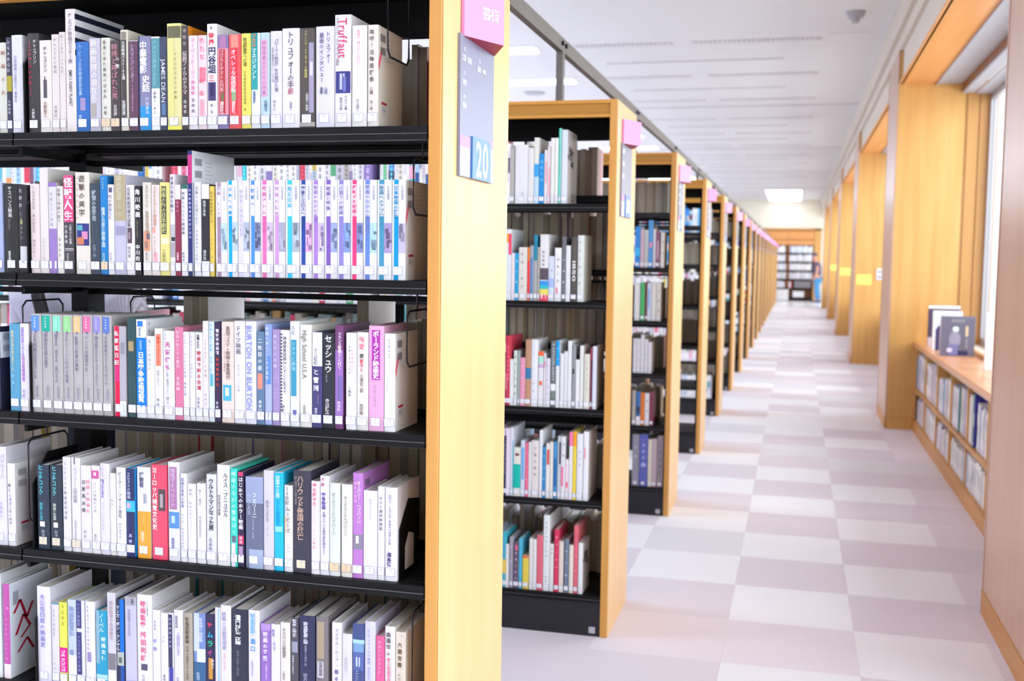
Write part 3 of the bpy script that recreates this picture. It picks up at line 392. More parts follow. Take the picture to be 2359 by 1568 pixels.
-11710 -11440 1890 7c96d4|z 577 1000 c8d4f0 .0 .5|t 683 952 .6 .5 e0e8fa 帝国の銀幕|z 460 608 d8e4f4 .3 1|z 228 460 3e6490|t 259 344 .4 .4 b0c8d8 監督
-11430 -11220 1900 2b2850|T 832 926 .45 .6 f04868 サ|T 726 821 .5 .7 30b8f0 ム|T 632 716 .5 .7 30d0a0 ラ|T 526 621 .45 .6 f04898 イ|z 284 516 c89040 .3 .75|t 400 505 .75 .3 f4f4f4 評伝三
-11216 -11100 2050 f4e6ee|z 234 985 90c8f0 .55 .85
-11096 -10860 2110 eeecf8|T 848 934 .35 .5 a8a0c0 映画|t 559 839 .4 .45 9a94b8 と比較思想家|t 360 531 .4 .2 e88898 映像の詩学論
-10840 -10480 2060 2d3048|T 646 942 .4 .42 e8ecf0 溝口健二論|t 325 587 .38 .22 7a8090 映画の美学と政治学
-10470 -10220 2070 eeeaf8|T 744 971 .4 .5 80c0f0 映画監督|T 580 725 .4 .5 60a0e4 溝口|t 343 498 .35 .25 a8a8c0 生誕百年記念
-10200 -9980 1820 9e74cc|z 923 1000 b490dc|T 577 918 .5 .5 f8ecff 映画の母性|t 363 555 .6 .3 e0c8f4 三益愛子を巡る
-9970 -9770 1830 efecf6|t 858 945 .25 .4 8a78c0 香港|t 705 803 .4 .4 b8a8d8 監督
-9760 -9550 1890 f0ece6|T 614 937 .4 .42 8a847c サスペンス映画史|t 376 476 .35 .3 8a847c 三浦哲
-9530 -9370 2000 55545e|z 650 760 9a9aac .1 .9|T 805 990 .5 .6 d0d0dc 監督論史|t 425 620 .3 .3 e0e0e8 宮崎駿の世界的な
-9350 -9010 2070 2e3256|T 725 942 .42 .36 d8dce8 映画監督論|t 507 710 .42 .22 a8acc0 黒澤明と小津安二郎|t 348 435 .4 .3 a8acc0 彼方
-8990 -8730 2080 837b80|z 591 952 a89880 .1 .7|z 404 567 c8c4cc .1 .65|t 423 563 .4 .4 6a6470 世界映画
-8650 -8440 2000 f1eef8|t 555 940 .55 .42 8a80a0 マイケル・ムーア、|T 395 535 .5 .42 5a4a90 語る
-8430 -8220 1790 e8e6ec|t 564 737 .4 .35 c0bcc8 映画旅行
-8210 -7960 2020 46568e|z 802 842 a8d0e8|z 718 802 7aa0c8 .05 .95|z 535 718 5a6aa8 .05 .95|z 574 668 c8d4f0 .3 .65|t 421 535 .4 .5 b8c4ec エレニ
-7950 -7730 2090 dedcf8|t 842 923 .35 .35 8888c8 デーヴ|t 584 833 .4 .3 8a88c8 イナーへの探究|t 435 565 .4 .25 a8a6d0 蓮實重彦
-7720 -7540 1820 e8649c|t 577 956 .45 .4 f4b0cc 映画から生まれる
-7530 -7320 2030 f0ecee|T 773 946 .35 .5 6a5c64 森達也|T 700 759 .35 .4 7a6870 の|T 453 690 .4 .5 e88ca8 夜の映画学校
-7310 -7100 1940 eadfd0|t 933 990 .6 .15 8a7a60 国|T 629 902 .42 .5 7a6448 大遺言書|t 500 577 .4 .3 9a8468 久世
@2 1 R
-10450 -10240 2060 bab6b2|l
-10210 -9720 2160 f0eef6|t 97 227 .6 .25 404040 三|l
-9710 -9500 2050 ecebe8|l
-9490 -9310 2410 eceae4|z 407 602 3aa0e0|z 0 407 b8d4f0|l
-9300 -9110 1830 1a94dc|t 415 896 .5 .6 80d0f8 建築の詩|l
-9100 -8990 1960 f0e8ec|z 388 781 e8a0b0 .3 .8|l
-8980 -8880 2100 f4e4e8|z 0 624 f0a0b0 .4 .9|l
-8860 -8720 2390 f2f2ec|l
-8710 -8580 2390 f4f4f0|l
-8570 -8480 2740 3ccab4|z 0 1000 a8e8e0 .6 1|l
-8460 -8240 2680 e4eaf6|t 78 160 .5 .3 404040 三|l|S photo
@2 2 R
-10590 -10310 2640 e8ecf4|z 644 939 e84868 .6 1|z 811 939 f0a030 .3 .6|l
-10300 -10180 1760 f4e8ec|l
-10176 -10030 1760 2aa8dc|t 273 937 .5 .6 d8f4ff 色の本|l
-10020 -9700 1980 eae4dc|t 187 944 .4 .3 8a8078 染織の意匠|l
-9690 -9600 1980 f08a30|z 20 753 e84048|l
-9590 -9460 2040 a8b0c0|z 103 784 4a7ab8 .2 .7|l
-9450 -9320 2430 1f8eb0|z 0 613 a8a8ac|l
-9310 -9220 1990 b8b0a8|l
-9210 -8890 2460 f0eef0|z 317 496 5a505c|z 236 305 3a90d8|z 179 236 30b8c0|z 89 179 e8d860|z 0 89 ec5868|t 516 764 .4 .3 60606a 配色事典|l
-8880 -8670 1660 dde4f6|t 639 735 .6 .4 50506a 文|z 301 506 a0b8e8|l
-8650 -8400 1970 f6f4fa|z 147 259 f080a0 .2 .5|t 315 848 .5 .35 60606a 図案の美|l
-8380 -8240 2380 77777f|t 214 723 .5 .6 e0e0e8 文様集|l
-8230 -8060 2060 f0f0f6|l
-8030 -7820 2360 5e5854|r 314 640 .5 .7 f0f0f0 1850|l
-7790 -7560 2440 e6eae6|t 217 955 .35 .35 4a4844 日本の色の形|l
@2 3 R
-10550 -10330 2010 b04058|z 294 607 c87080 .2 .8|l
-10320 -10170 1750 f4f4f4|l
-10160 -10030 2070 e6efe8|T 155 952 .5 .6 4a8a6a 装飾文様辞典|l
-10010 -9920 2080 a8b8b8|l
-9910 -9720 1820 f6a4c4|t 225 945 .5 .4 fff0f6 かたち|l
-9710 -9490 2500 ca9a7c|z 412 576 3a78a8|l
-9480 -9230 2510 f6f6fc|t 171 960 .3 .25 7880a0 デザインの現場|l
-9210 -9020 2080 f2f0f4|z 918 1000 f06a3c|z 788 913 a8e0d0|z 702 774 c8a8d0|z 389 466 e86850 .2 .8|l
-9000 -8930 2010 f6f0f6|z 741 846 e880b0 .2 .8|l
-8920 -8760 1830 ece8f6|t 191 929 .5 .35 9088a8 紙の博物誌|l
-8740 -8550 2480 72797e|r 395 972 .5 .6 c8d0d4 TYPOGRAPHY|z 145 250 7a8a80 .1 .9|z 250 355 e8ecec|l
-8540 -8410 2490 f4f6fa|z 627 1000 10a0e8|t 647 968 .5 .5 c8f0ff 活字|l
-8400 -8240 2030 f2f2f6|f|l
-8230 -8100 2110 f0f0f6|l
-8090 -7950 2500 f6f6fa|l
-7940 -7800 2380 a0a0a8|z 538 622 3a3a40 .2 .7|l
-7790 -7650 1820 f8f8fc|l
-7640 -7500 2340 eeeeec|l
-7480 -7260 2040 e9e5d8|t 309 912 .5 .3 a09880 包装の意匠|l
-7250 -7170 2280 a84460|z 9 794 3a3a44 .5 1|l
-7160 -7010 2330 e6eafa|l
@2 4 R
-10700 -10460 2560 e8d4ee|l
-10440 -10260 2570 eee0f2|l
-10250 -10130 2610 e6e6f4|z 15 808 40b8c8 .7 1|l
-10120 -9850 1860 ecebe0|z 167 656 12b4a4|z 828 882 7a4a50 .2 .8|l
-9840 -9680 2130 d8e4f6|z 305 878 6aa8dc .2 .8|l
-9670 -9540 2060 f47498|t 194 937 .5 .5 ffd8e4 手仕事|l
-9530 -9430 2090 f2f0f6|l
-9420 -9140 2160 efe6e6|T 343 926 .5 .4 9a8488 工芸の思想|l
-9120 -9010 2560 f4f6fc|l
-9000 -8870 1940 3a94d0|t 258 933 .5 .5 c0e4f8 美術館|l
-8860 -8720 2080 f4f0f0|z 615 889 d05058 .2 .9|l
-8710 -8590 2140 f2ece2|l
-8580 -8440 2150 4e9cd4|z 219 707 2a6aa8 .1 .9|l
-8420 -8300 2370 cfd4dc|z 557 911 3a3a50 .5 1|l
-8290 -8130 2370 ececf4|z 207 519 ec70a0 .1 .6|t 608 958 .6 .5 50506a 写真|l
-8120 -7990 1520 f6e4ec|z 296 434 f06080 .2 .8|l
-7980 -7850 2550 f6f0f6|z 796 1000 f47cac|l
-7840 -7710 2580 fbe050|z 787 1000 f8a02c|l
-7690 -7460 2510 f4f4fc|t 482 773 .5 .3 5a78c0 意匠論|l
-7440 -7250 2600 f8f8ff|z 612 773 f06080 .2 .4|l
@2 5 R
-10510 -10390 1880 58b8e4|l
-10380 -10250 1690 f6f4f2|t 556 882 .4 .3 707070 図鑑|l
-10230 -10090 1960 aaa6b8|t 383 949 .5 .5 e8e8f0 模様|l
-10070 -9870 1770 6c5c74|z 831 944 e06090 .3 .8|t 153 831 .5 .5 d0c8dc 表現の技法|l
-9860 -9730 1940 56c0e2|l
-9710 -9470 1300 f6dc58|z 923 1000 e87858|t 269 846 .5 .3 a89030 工作|l
-9450 -9320 1970 f6f2ee|l
-9310 -9170 1950 f4f4f6|l
-9160 -8920 2120 ee7484|l
-8910 -8670 2910 f4f8fc|t 436 931 .5 .3 9098b0 世界の意匠と図案|t 110 213 .5 .3 8088a8 美術|l
-8660 -8510 1830 f4f4f2|t 760 945 .5 .4 707070 図案|l
-8490 -8310 2390 e43c64|t 339 937 .5 .4 ffc0d0 彫刻の技法|l
-8300 -8130 1960 f4e6dc|l
-8110 -7930 2030 7c88a0|f|t 217 901 .5 .5 e8eef8 切り絵|l
-7910 -7750 1840 f6efe2|l
-7740 -7580 2600 ee6e80|t 181 715 .5 .4 ffb8c4 版画の歴史|l
-7560 -7390 1950 f6f8fa|l|S photo
@3 2 R
-8570 -8280 2230 3c94e4|z 278 480 40c0f0 .1 .9|l
-8270 -8060 2050 dcbccc|l
-8040 -7850 2050 ccd4d0|l
-7840 -7590 2570 5ca4e4|z 420 537 e890a0 .2 .8|l
-7570 -7450 2090 f0ecf4|l
-7440 -7210 1940 94607e|z 247 753 b890a8 .2 .8|l
-7170 -6960 1910 ebe6de|t 257 880 .5 .5 8a8078 陶芸|l
@3 3 R
-8540 -8240 2010 f2f2f2|l
-8210 -7970 2090 55c474|l
-7940 -7840 2130 884040|l
-7830 -7610 2080 dce6fa|z 332 822 70a8e8 .2 .5|l
-7590 -7360 2070 f2f0ea|l
-7340 -7090 2110 ebe6de|t 147 886 .5 .5 7a746c 写真集|l
@3 4 R
-8550 -8350 1890 e9e6ee|l
-8340 -8140 1900 eeecf4|t 247 753 .5 .4 7a78a0 茶碗|l
-8120 -7930 2110 f0eef4|l
-7910 -7730 1880 ecebf4|t 261 809 .4 .4 606070 器|l
-7710 -7520 1720 f2f0f6|l
@3 5 R
-8540 -8340 1920 bab2aa|l
-8310 -8080 1850 3e7cc0|z 351 568 3a4a60 .1 .9|z 0 265 e8e8ec|l
-8070 -7840 1820 ec8436|l
-7830 -7590 1790 eeeef2|t 291 911 .5 .5 8080a0 書道|l
-7570 -7380 1880 8f3e5c|l
@3 6 R
-8460 -8090 2870 9c9aaa|t 484 847 .5 .4 d8d8e4 全集|l
-8070 -7610 2900 636cc0|t 376 848 .5 .4 c8ccf4 美術全集|z 376 431 b0b4e8 .2 .8|l
-7590 -7390 2640 eee6d2|l
-7380 -7110 2690 ccb4be|l
-7090 -6760 2870 9c8c98|t 206 875 .5 .4 4a3a44 日本美術史|l"""

# ================================================================ SETTING
# floor : concrete slab, carpet tiles laid on it
slab = struct(box('floor', XL, 1.6, YB, YE+.4, -.06, -.006, mat('floor_slab', '#cfc8ce', .9, .1)))
TX, TY = .4715, .4755
def tile_mesh(m):
    g = .0002; b = .0012
    mb = MB(); mb.add([(g,g,-.006),(TX-g,g,-.006),(TX-g,TY-g,-.006),(g,TY-g,-.006),(g,g,-b/2),(TX-g,g,-b/2),(TX-g,TY-g,-b/2),(g,TY-g,-b/2),
        (g+b,g+b,0),(TX-g-b,g+b,0),(TX-g-b,TY-g-b,0),(g+b,TY-g-b,0)],
        [(0,3,2,1),(0,1,5,4),(1,2,6,5),(2,3,7,6),(3,0,4,7),(4,5,9,8),(5,6,10,9),(6,7,11,10),(7,4,8,11),(8,9,10,11)])
    return mb.mesh('carpet_tile', [m])
TM = [tile_mesh(m) for m in CARPET]
def tint(i, j):
    if i >= 2: base = 1 if (i+j) % 2 else 2
    else: base = (0 if (i+j) % 2 else 1)
    h = (i*73856093 ^ j*19349663) & 1023
    if h % 7 == 0: base = 2
    elif h % 11 == 0: base = 3
    elif h % 13 == 0: base = 1-base if base < 2 else 0
    return base
rest = MB(); rest_m = []
for i in range(-18, 4):
    for j in range(-26, 66):
        x = -.2145+i*TX; y = 3.813+j*TY
        if y+TY > 34.3: continue
        if -3 <= i <= 2 and -3 <= j <= 28 and not (i == -3 and j > 3): 
            link('carpet_tile', TM[tint(i, j)], slab, (x, y, 0)); continue
        rest.add([(x+.0006,y+.0006,0),(x+TX-.0006,y+.0006,0),(x+TX-.0006,y+TY-.0006,0),(x+.0006,y+TY-.0006,0)], [(0,1,2,3)], None, tint(i, j))
ro = rest.build('carpet_tile', CARPET, slab); ro['kind'] = 'stuff'
struct(box('floor', XL, 1.5, 34.35, YE+.3, -.006, .001, MT['hall']))
# ceiling with recessed slots
ceilo = struct(box('ceiling', XL, 1.6, YB, YE+.3, ZC, ZC+.12, MT['ceil']))
def slot(x0, x1, y, m='groove', wy=.022):
    mb = MB().box(x0, x1, y-wy/2, y+wy/2, ZC-.004, ZC+.02); return mb.build('ceiling_slot', MT[m], ceilo)
for k in range(-5, 14):
    y = 11.8+1.93*k
    if k % 3 == 2 and k < 0: continue
    if k % 3 == 2: slot(-2.6, XF, 15.35+5.79*((k-2)//3), wy=.028)
    else: slot(-2.05, -.2, y)
    for (a, b_) in ((-2.2, -1.24), (-1.04, .155)):
        yy = 10.82+1.95*k; mb = MB(); n = int((b_-a)/.045)
        for q in range(n):
            xq = a+q*.045; mb.box(xq, xq+.022, yy-.06, yy+.06, ZC-.012, ZC+.01)
        v = mb.build('vent_louvre', MT['white'], ceilo); v['kind'] = 'stuff'
        MB().box(a-.01, b_+.01, yy-.075, yy+.075, ZC-.003, ZC+.01).build('vent_plate', MT['ventp'], ceilo)
# walls
struct(box('wall_left', XL-.1, XL, YB, YE+.3, 0, ZC, MT['white']))
struct(box('wall_back', XL, 1.6, YB-.1, YB, 0, ZC, MT['white']))
we = MB().box(XL, 1.6, YE+.25, YE+.4, 0, ZC).box(.80, 1.6, YE-.3, YE+.25, 0, 2.53).box(XL, 1.6, YE-.3, YE+.25, 2.53, ZC)
struct(we.build('wall_front', MT['endwall']))
wr = MB()
wr.box(XF, 1.6, YB, YE, 2.90, 3.20)                       # frieze over the niches
wr.box(XF, 1.6, YB, YE, 3.20, ZC)
wallr = struct(wr.build('wall_right', MT['beige']))
MB().prism([(.735, YB), (1.0, YB), (1.0, YE), (.735, YE)], 3.28, ZC).box(.775, 1.0, YB, YE, 3.20, 3.28).build('cornice', MT['beige'], wallr)
MB().box(.7705, .82, YB, YE, 3.165, 3.20).build('picture_rail', MT['beige'], wallr)
for k in range(-3, 5):
    ya, yb = pier_y(k); p = MB()
    p.box(XR, 1.56, ya+.018, yb-.018, 0, 3.165)
    po = p.build('pier', MT['veneer'], wallr)  # aisle face: same oak, its shade and purple flare put into the colour
    for yy0, yy1 in ((ya, ya+.018), (yb-.018, yb)): 
        MB().box(XR+.001, 1.30, yy0, yy1, .1, 3.16).box(XR+.006, 1.30, yy0-.002 if yy0 == ya else yy0, yy1 if yy0 == ya else yy1+.002, 0, .098).build('side_panel', MT['niche'], po)
        MB().box(1.315, 1.40, yy0-.012 if yy0 == ya else yy0, yy1 if yy0 == ya else yy1+.012, .74, 2.88).box(1.412, 1.49, yy0-.012 if yy0 == ya else yy0, yy1 if yy0 == ya else yy1+.012, .74, 2.88).box(1.30, 1.49, yy0, yy1, 0, 2.9).build('window_jamb', MT['jamb'], po)
    for c in (.035,):
        MB().box(XR-.004, XR, ya+.004, yb-.004, 0, .098).build('baseboard', MT['basew'], po)
    MB().box(XR-.0025, XR+.01, ya-.0005, ya+.02, .1, 3.16).box(XR-.0025, XR+.01, yb-.02, yb+.0005, .1, 3.16).build('edge_band', MT['veneer'], po)
for n, k in enumerate(range(-2, 5)):
    y0 = pier_y(k-1)[1]; y1 = pier_y(k)[0]
    wn = struct(MB().box(1.49, 1.53, y0, y1, 2.74, 2.80).box(1.49, 1.53, y0, y1, .74, .80).build('window_%d' % (n+1), MT['grey']))
    for q in range(4):
        yq = y0+.02+(y1-y0-.08)*q/3; MB().box(1.485, 1.535, yq, yq+.045, .8, 2.74).build('mullion', MT['grey'], wn)
    for q in range(3):
        ya_ = y0+.065+(y1-y0-.08)*q/3; yb_ = y0+.02+(y1-y0-.08)*(q+1)/3
        MB().box(1.505, 1.511, ya_, yb_, .8, 2.74).build('pane', MT['glass'], wn)
    struct(box('trim_%d' % (n+1), XR+.008, 1.066, y0, y1, 2.885, 2.905, MT['soffit']))
    s = MB().box(1.066, 1.075, y0, y1, 2.87, 2.90).box(1.075, 1.27, y0, y1, 2.88, 2.90)
    MB().box(XF-.012, XF+.002, y0, y1, 2.885, 2.905).build('soffit_edge', MT['ledge'], wallr)
    s.box(1.275, 1.29, y0, y1, 2.80, 2.90)
    s.box(1.29, 1.36, y0, y1, 2.80, 2.815).box(1.375, 1.49, y0, y1, 2.79, 2.805)
    s.build('blind_box', MT['blindm'], wallr)
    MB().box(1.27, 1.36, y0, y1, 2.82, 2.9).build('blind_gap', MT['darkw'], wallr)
    MB().box(1.31, 1.56, y0, y1, 0, .74).build('sill_wall', MT['beige'], wallr)
    if k != 0: MB().box(1.27, 1.49, y0, y1, .715, .745).build('window_sill', MT['ledge'], wallr)
# ================================================================ BOOKS
CREAM = lin('#e4dfd6')
def prof(t, e):
    return lambda x: e*(2*x/t)**2
def cover_bm(mb, t, h, d, col, side, e=None, th=.0016, org=(0,0,0), flip=1):
    # U-shaped jacket: spine at y=0, boards running back to y=d
    if e is None: e = min(.0016, t*.08)
    f = prof(t, e); hx = t/2; N = 4
    sp = [(-hx+t*i/N, f(-hx+t*i/N)) for i in range(N+1)]
    out = [(-hx, d)]+sp+[(hx, d)]
    inn = [(-hx+th, d)]+[(max(-hx+th, min(hx-th, x)), y+th) for x, y in sp]+[(hx-th, d)]
    n = len(out); ox, oy, oz = org
    V = []
    for ring in (out, inn):
        for z in (0, h): V += [(ox+x*flip, oy+y*flip, oz+z) for x, y in ring]
    fs = []; cs = []
    for i in range(n-1):
        c = side if i in (0, n-2) else col
        for q, cc in (((i, i+1, n+i+1, n+i), c), ((2*n+i, 3*n+i, 3*n+i+1, 2*n+i+1), c), ((n+i, n+i+1, 3*n+i+1, 3*n+i), c), ((i, 2*n+i, 2*n+i+1, i+1), c)):
            fs.append(q); cs.append(cc)
    for i in (0, n-1): fs.append((i, n+i, 3*n+i, 2*n+i)); cs.append(side)
    b = len(mb.v); mb.v += V
    for q, c in zip(fs, cs): mb.f.append(tuple(k+b for k in q)); mb.c.append(c); mb.m.append(0)
def pages_bm(mb, t, h, d, org=(0,0,0), flip=1, inset=.003):
    ox, oy, oz = org; a = .0015
    x0, x1 = sorted((ox+(-t/2+a)*flip, ox+(t/2-a)*flip)); y0, y1 = sorted((oy+.0035*flip, oy+(d-inset)*flip))
    mb.box(x0, x1, y0, y1, oz+.001, oz+h-inset, CREAM)
LAB = {}
def label_mesh(w_, kind):
    key = (round(w_, 4), kind)
    if key in LAB: return LAB[key]
    bg = {'l': '#f0f0f6', 'o': '#e8cfa8', 'g': '#e6dcc0', 'm': '#e8ecfa'}[kind]; ln = lin('#5a5c98'); mb = MB(); hw = w_/2; z0, z1 = .0095, .0262
    def q(a, b, c, d_, y, col): mb.add([(a,y,c),(b,y,c),(b,y,d_),(a,y,d_)], [(0,1,2,3)], col)
    # clear tape band, frame and the ruled lines with class mark
    q(-hw, hw, z0, z1, -.0004, lin(bg)); s = .0005
    q(-hw, hw, z1-s, z1, -.0005, ln); q(-hw, hw, z0, z0+s, -.0005, ln)
    if hw > .0035:
        q(-hw, -hw+s, z0, z1, -.0005, ln); q(hw-s, hw, z0, z1, -.0005, ln)
    zt = z0+(z1-z0)*.6; q(-hw*.8, hw*.8, zt-.0001, zt+.0001, -.0005, lin('#9094c0')); q(-hw*.8, hw*.8, z0+.0046, z0+.0048, -.0005, lin('#9094c0'))
    if hw > .003:
        htext(mb, '778', 0, zt+.0028, .0034, lin('#6a6c9c'), False, lambda x, z: (x, -.0006, z))
        htext(mb, 'ヤ', 0, z0+.007, .003, lin('#6a6c9c'), False, lambda x, z: (x, -.0006, z))
    LAB[key] = mb.mesh('call_label', [MT['ink']]); return LAB[key]

NUM = ['', 'first', 'second', 'third', 'fourth', 'fifth', 'sixth', 'seventh', 'eighth', 'ninth', 'tenth', 'eleventh', 'twelfth', 'thirteenth', 'fourteenth', 'fifteenth', 'sixteenth',
       'seventeenth', 'eighteenth', 'nineteenth']+['twentieth']+['twenty-'+x for x in 'first second third fourth fifth sixth seventh eighth ninth'.split()]+['thirtieth']+['thirty-'+x for x in 'first second third fourth fifth sixth seventh eighth ninth'.split()]+['fortieth']+['forty-'+x for x in 'first second third fourth fifth sixth seventh eighth ninth'.split()]
import colorsys
def cname(h):
    r, g, b = [int(h[i:i+2], 16)/255 for i in (0, 2, 4)]; hh, l, s = colorsys.rgb_to_hls(r, g, b); sat = max(r, g, b)-min(r, g, b); hh *= 360
    if sat < .1:
        return 'black' if l < .22 else 'dark grey' if l < .42 else 'grey' if l < .7 else 'pale grey' if l < .86 else 'white'
    if l > .9 and sat < .14: return 'white' if (hh > 200 and hh < 340) else 'cream'
    if l < .24: return 'navy' if 190 < hh < 270 else 'black'
    n = 'red' if hh < 12 or hh > 345 else 'orange' if hh < 38 else 'yellow' if hh < 66 else 'green' if hh < 165 else 'turquoise' if hh < 192 else 'blue' if hh < 245 else 'purple' if hh < 290 else 'pink'
    if n == 'orange' and (l < .5 or sat < .35): n = 'brown' if l < .5 else 'beige'
    if n == 'yellow' and sat < .25: n = 'khaki' if l < .7 else 'cream'
    if n == 'purple' and l > .75: n = 'lilac'
    if n == 'blue' and sat < .2: n = 'slate'
    if n == 'red' and l > .75: n = 'pink'
    return ('dark '+n) if l < .35 and n not in ('brown', 'slate') else n
SHELF = {1: [1.654, 1.366, 1.075, .783, .49], 2: [1.61, 1.251, .855, .51, .154], 3: [1.661, 1.364, 1.074, .785, .496, .157]}
SHN = {1: ['top', 'second', 'third', 'fourth', 'fifth'], 2: ['top', 'second', 'third', 'fourth', 'bottom'], 3: ['top', 'second', 'third', 'fourth', 'fifth', 'bottom']}
BCN = {1: 'nearest bookcase', 2: 'second bookcase', 3: 'third bookcase'}
def patch(mb, t, e, h, f0, f1, a, b, col, lay):
    f = prof(t, e); n = max(1, round(4*(b-a))); x = [-t/2+t*(a+(b-a)*i/n) for i in range(n+1)]; z0, z1 = f0*h, f1*h
    y = -.00012*(lay+1)
    mb.add([(q, f(q)+y, z) for z in (z0, z1) for q in x], [(i, i+1, n+2+i, n+1+i) for i in range(n)], col)
def make_book(spec, shelfz, Y, label, group):
    parts = spec.split('|'); a = parts[0].split(); xa, xb, h = int(a[0])/1e4, int(a[1])/1e4, int(a[2])/1e4; base = a[3]
    t = xb-xa-.0004; col = tuple(c*.86 for c in lin(base)[:3])+(1,); d = min(.19, max(.122, h*.68)) if h < .3 else .2
    side = [c*.97 for c in col[:3]]+[1]; e = min(.0016, t*.08)
    lum = sum(col[:3])/3
    extra = [p for p in parts[1:] if p[0] == 'S']
    if extra and extra[0] in ('S orange',): side = lin('#d8841c')
    if extra and extra[0] == 'S cyan': side = lin('#2aa4e8')
    if extra and extra[0] == 'S stripes': side = lin('#dcdce4')
    if extra and extra[0] == 'S wbar': side = lin('#e6eaf4'); extra = ['S barcode']
    if extra and extra[0] == 'S photo': side = lin('#c4c2c6')
    if extra and extra[0] == 'S scribble': side = lin('#dfe6f0')
    mb = MB(); cover_bm(mb, t, h, d, col, side)
    root = mb.build('book', MT['paper'], None, ((xa+xb)/2, Y, shelfz+.0004)); tag(root, label, 'book', group)
    pg = MB(); pages_bm(pg, t, h, d); pg.build('pages', MT['page'], root)
    fn = lambda x, z: (x, prof(t, e)(x)-.0009, z)
    ink = MB(); lay = 1; lk = None
    for p in parts[1:]:
        q = p.split(' ')
        if p in ('l', 'o', 'g', 'm'): lk = p
        elif q[0] == 'z':
            ab = (float(q[4]), float(q[5])) if len(q) > 4 else (0, 1); patch(ink, t, e, h, int(q[1])/1000, int(q[2])/1000, ab[0], ab[1], lin(q[3]), lay); lay = min(lay+1, 6)
        elif q[0] in 'tT': vtext(ink, ' '.join(q[6:]), int(q[1])/1000*h, int(q[2])/1000*h, (float(q[3])-.5)*t, float(q[4])*t, lin(q[5]), q[0] == 'T', fn)
        elif q[0] in 'rR': rtext(ink, ' '.join(q[6:]), int(q[1])/1000*h, int(q[2])/1000*h, (float(q[3])-.5)*t-.0, float(q[4])*t*1.15, lin(q[5]), q[0] == 'R', fn)
        elif q[0] == 'k':       # series cap at the head of the spine, darker foot line
            patch(ink, t, e, h, .825, .985, .0, .8, lin(q[1]), 1); vtext(ink, '日本映画', .86*h, .97*h, -.1*t, .2*t, (.8,.85,.9,1), False, fn)
            vtext(ink, '●', .80*h, .84*h, -.02*t, .3*t, lin('#77728e'), False, fn); vtext(ink, '編集委員', .15*h, .27*h, .0, .3*t, lin('#9a96a8'), False, fn)
        elif q[0] == 'c':       # series stripe with tinted photograph beside it
            patch(ink, t, e, h, 0, 1, .14, .5, lin(q[1]), 1)
            patch(ink, t, e, h, .27, .57, .5, 1, lin(q[2]), 1)
            rr = random.Random(hash(q[1]) % 999 if False else int(q[1], 16) % 999); c2 = lin(q[2])
            for _ in range(7):
                a0 = .5+rr.random()*.35; z0 = .28+rr.random()*.22; k = rr.choice((.35, .55, 1.25)); patch(ink, t, e, h, z0, z0+.03+rr.random()*.06, a0, min(1, a0+.1+rr.random()*.2), tuple(min(.95, x*k) for x in c2[:3])+(1,), 2+_ % 4)
            patch(ink, t, e, h, .955-.32, .955, .16, .48, lin('#e4e0ea'), 2)
            vtext(ink, '日本映画叢書', .80*h, .94*h, .28*t, .16*t, lin('#8a88a0'), False, fn)
        elif q[0] == 'f':
            n = 26
            for i in range(n): patch(ink, t, e, h, .12+.86*i/n, .12+.86*(i+.55)/n, .03, .2, lin('#3a3850'), 1)
    if ink.f: ink.build('spine_print', MT['ink'], root)
    if lk: 
        lw = min(t*.96, .0205) if t < .024 else .0195; lx = 0 if t < .02 else -.05*t
        link('call_label', label_mesh(lw, lk), root, (lx, prof(t, e)(lw/2)*.3-.0002, 0))
    if extra:
        sm = MB(); X = t/2+.0004
        def r(y0, y1, z0, z1, c, k=0): sm.add([(X+k*.0002,y0,z0),(X+k*.0002,y1,z0),(X+k*.0002,y1,z1),(X+k*.0002,y0,z1)], [(0,1,2,3)], lin(c))
        kk = extra[0]
        if kk in ('S barcode', 'S bigbarcode'):
            for zc in (h-.028, h-.052):
                for i in range(12): r(.012+i*.0022, .012+i*.0022+(.0008 if i % 3 else .0014), zc, zc+.014, '#6a6a78')
            for i in range(6): r(.05, .05+.03-.004*(i % 3), h-.02-i*.008, h-.0192-i*.008, '#a0a0ae')
            if kk == 'S barcode':
                r(.018, .044, .044, .049, '#b03050'); r(.02, .04, .030, .041, '#b8b8c4'); r(.02, .045, .0265, .0272, '#9090a0')
                if t > .02: sm.add([(X, .004, .105), (X, .018, .135), (X, .014, .147), (X, .001, .117)], [(0,1,2,3)], lin('#e8607a'))
            else: r(.002, .045, .11, .165, '#e8e8f0', -.5)
        elif kk == 'S stripes':
            for i in range(4): r(.0, d, h-.020-i*.024, h-.009-i*.024, '#1e2236')
            sm.prism([(X, .02), (X+.0006, .02), (X+.0006, .04), (X, .04)], h-.082, h-.06, lin('#d82060'))
        elif kk == 'S photo':
            rr = random.Random(5)
            for i in range(22): y0 = rr.random()*.09; z0 = h*.5+rr.random()*h*.25; r(y0, y0+.02, z0, z0+.012, rr.choice(('#50505a', '#8a8890', '#3a3a44')), i % 3)
            for i in range(2): r(.09, .11, .008+i*.02, .02+i*.02, '#6a6a72')
        elif kk == 'S scribble':
            for pts in (((.01,.14),(.03,.165),(.05,.12),(.07,.15)), ((.015,.09),(.04,.13),(.06,.10),(.03,.08)), ((.02,.05),(.05,.075),(.07,.045))):
                for (y0, z0), (y1, z1) in zip(pts, pts[1:]): sm.add([(X, y0, z0), (X, y0+.008, z0), (X, y1+.008, z1), (X, y1, z1)], [(0,1,2,3)], lin('#b8203c'))
            for i in range(8): r(.012+i*.0022, .013+i*.0022, h-.05, h-.02, '#6a6a78')
        if sm.f: sm.build('back_cover_print', MT['ink'], root)['kind'] = 'stuff'
    return root
rows = {}
cur = None
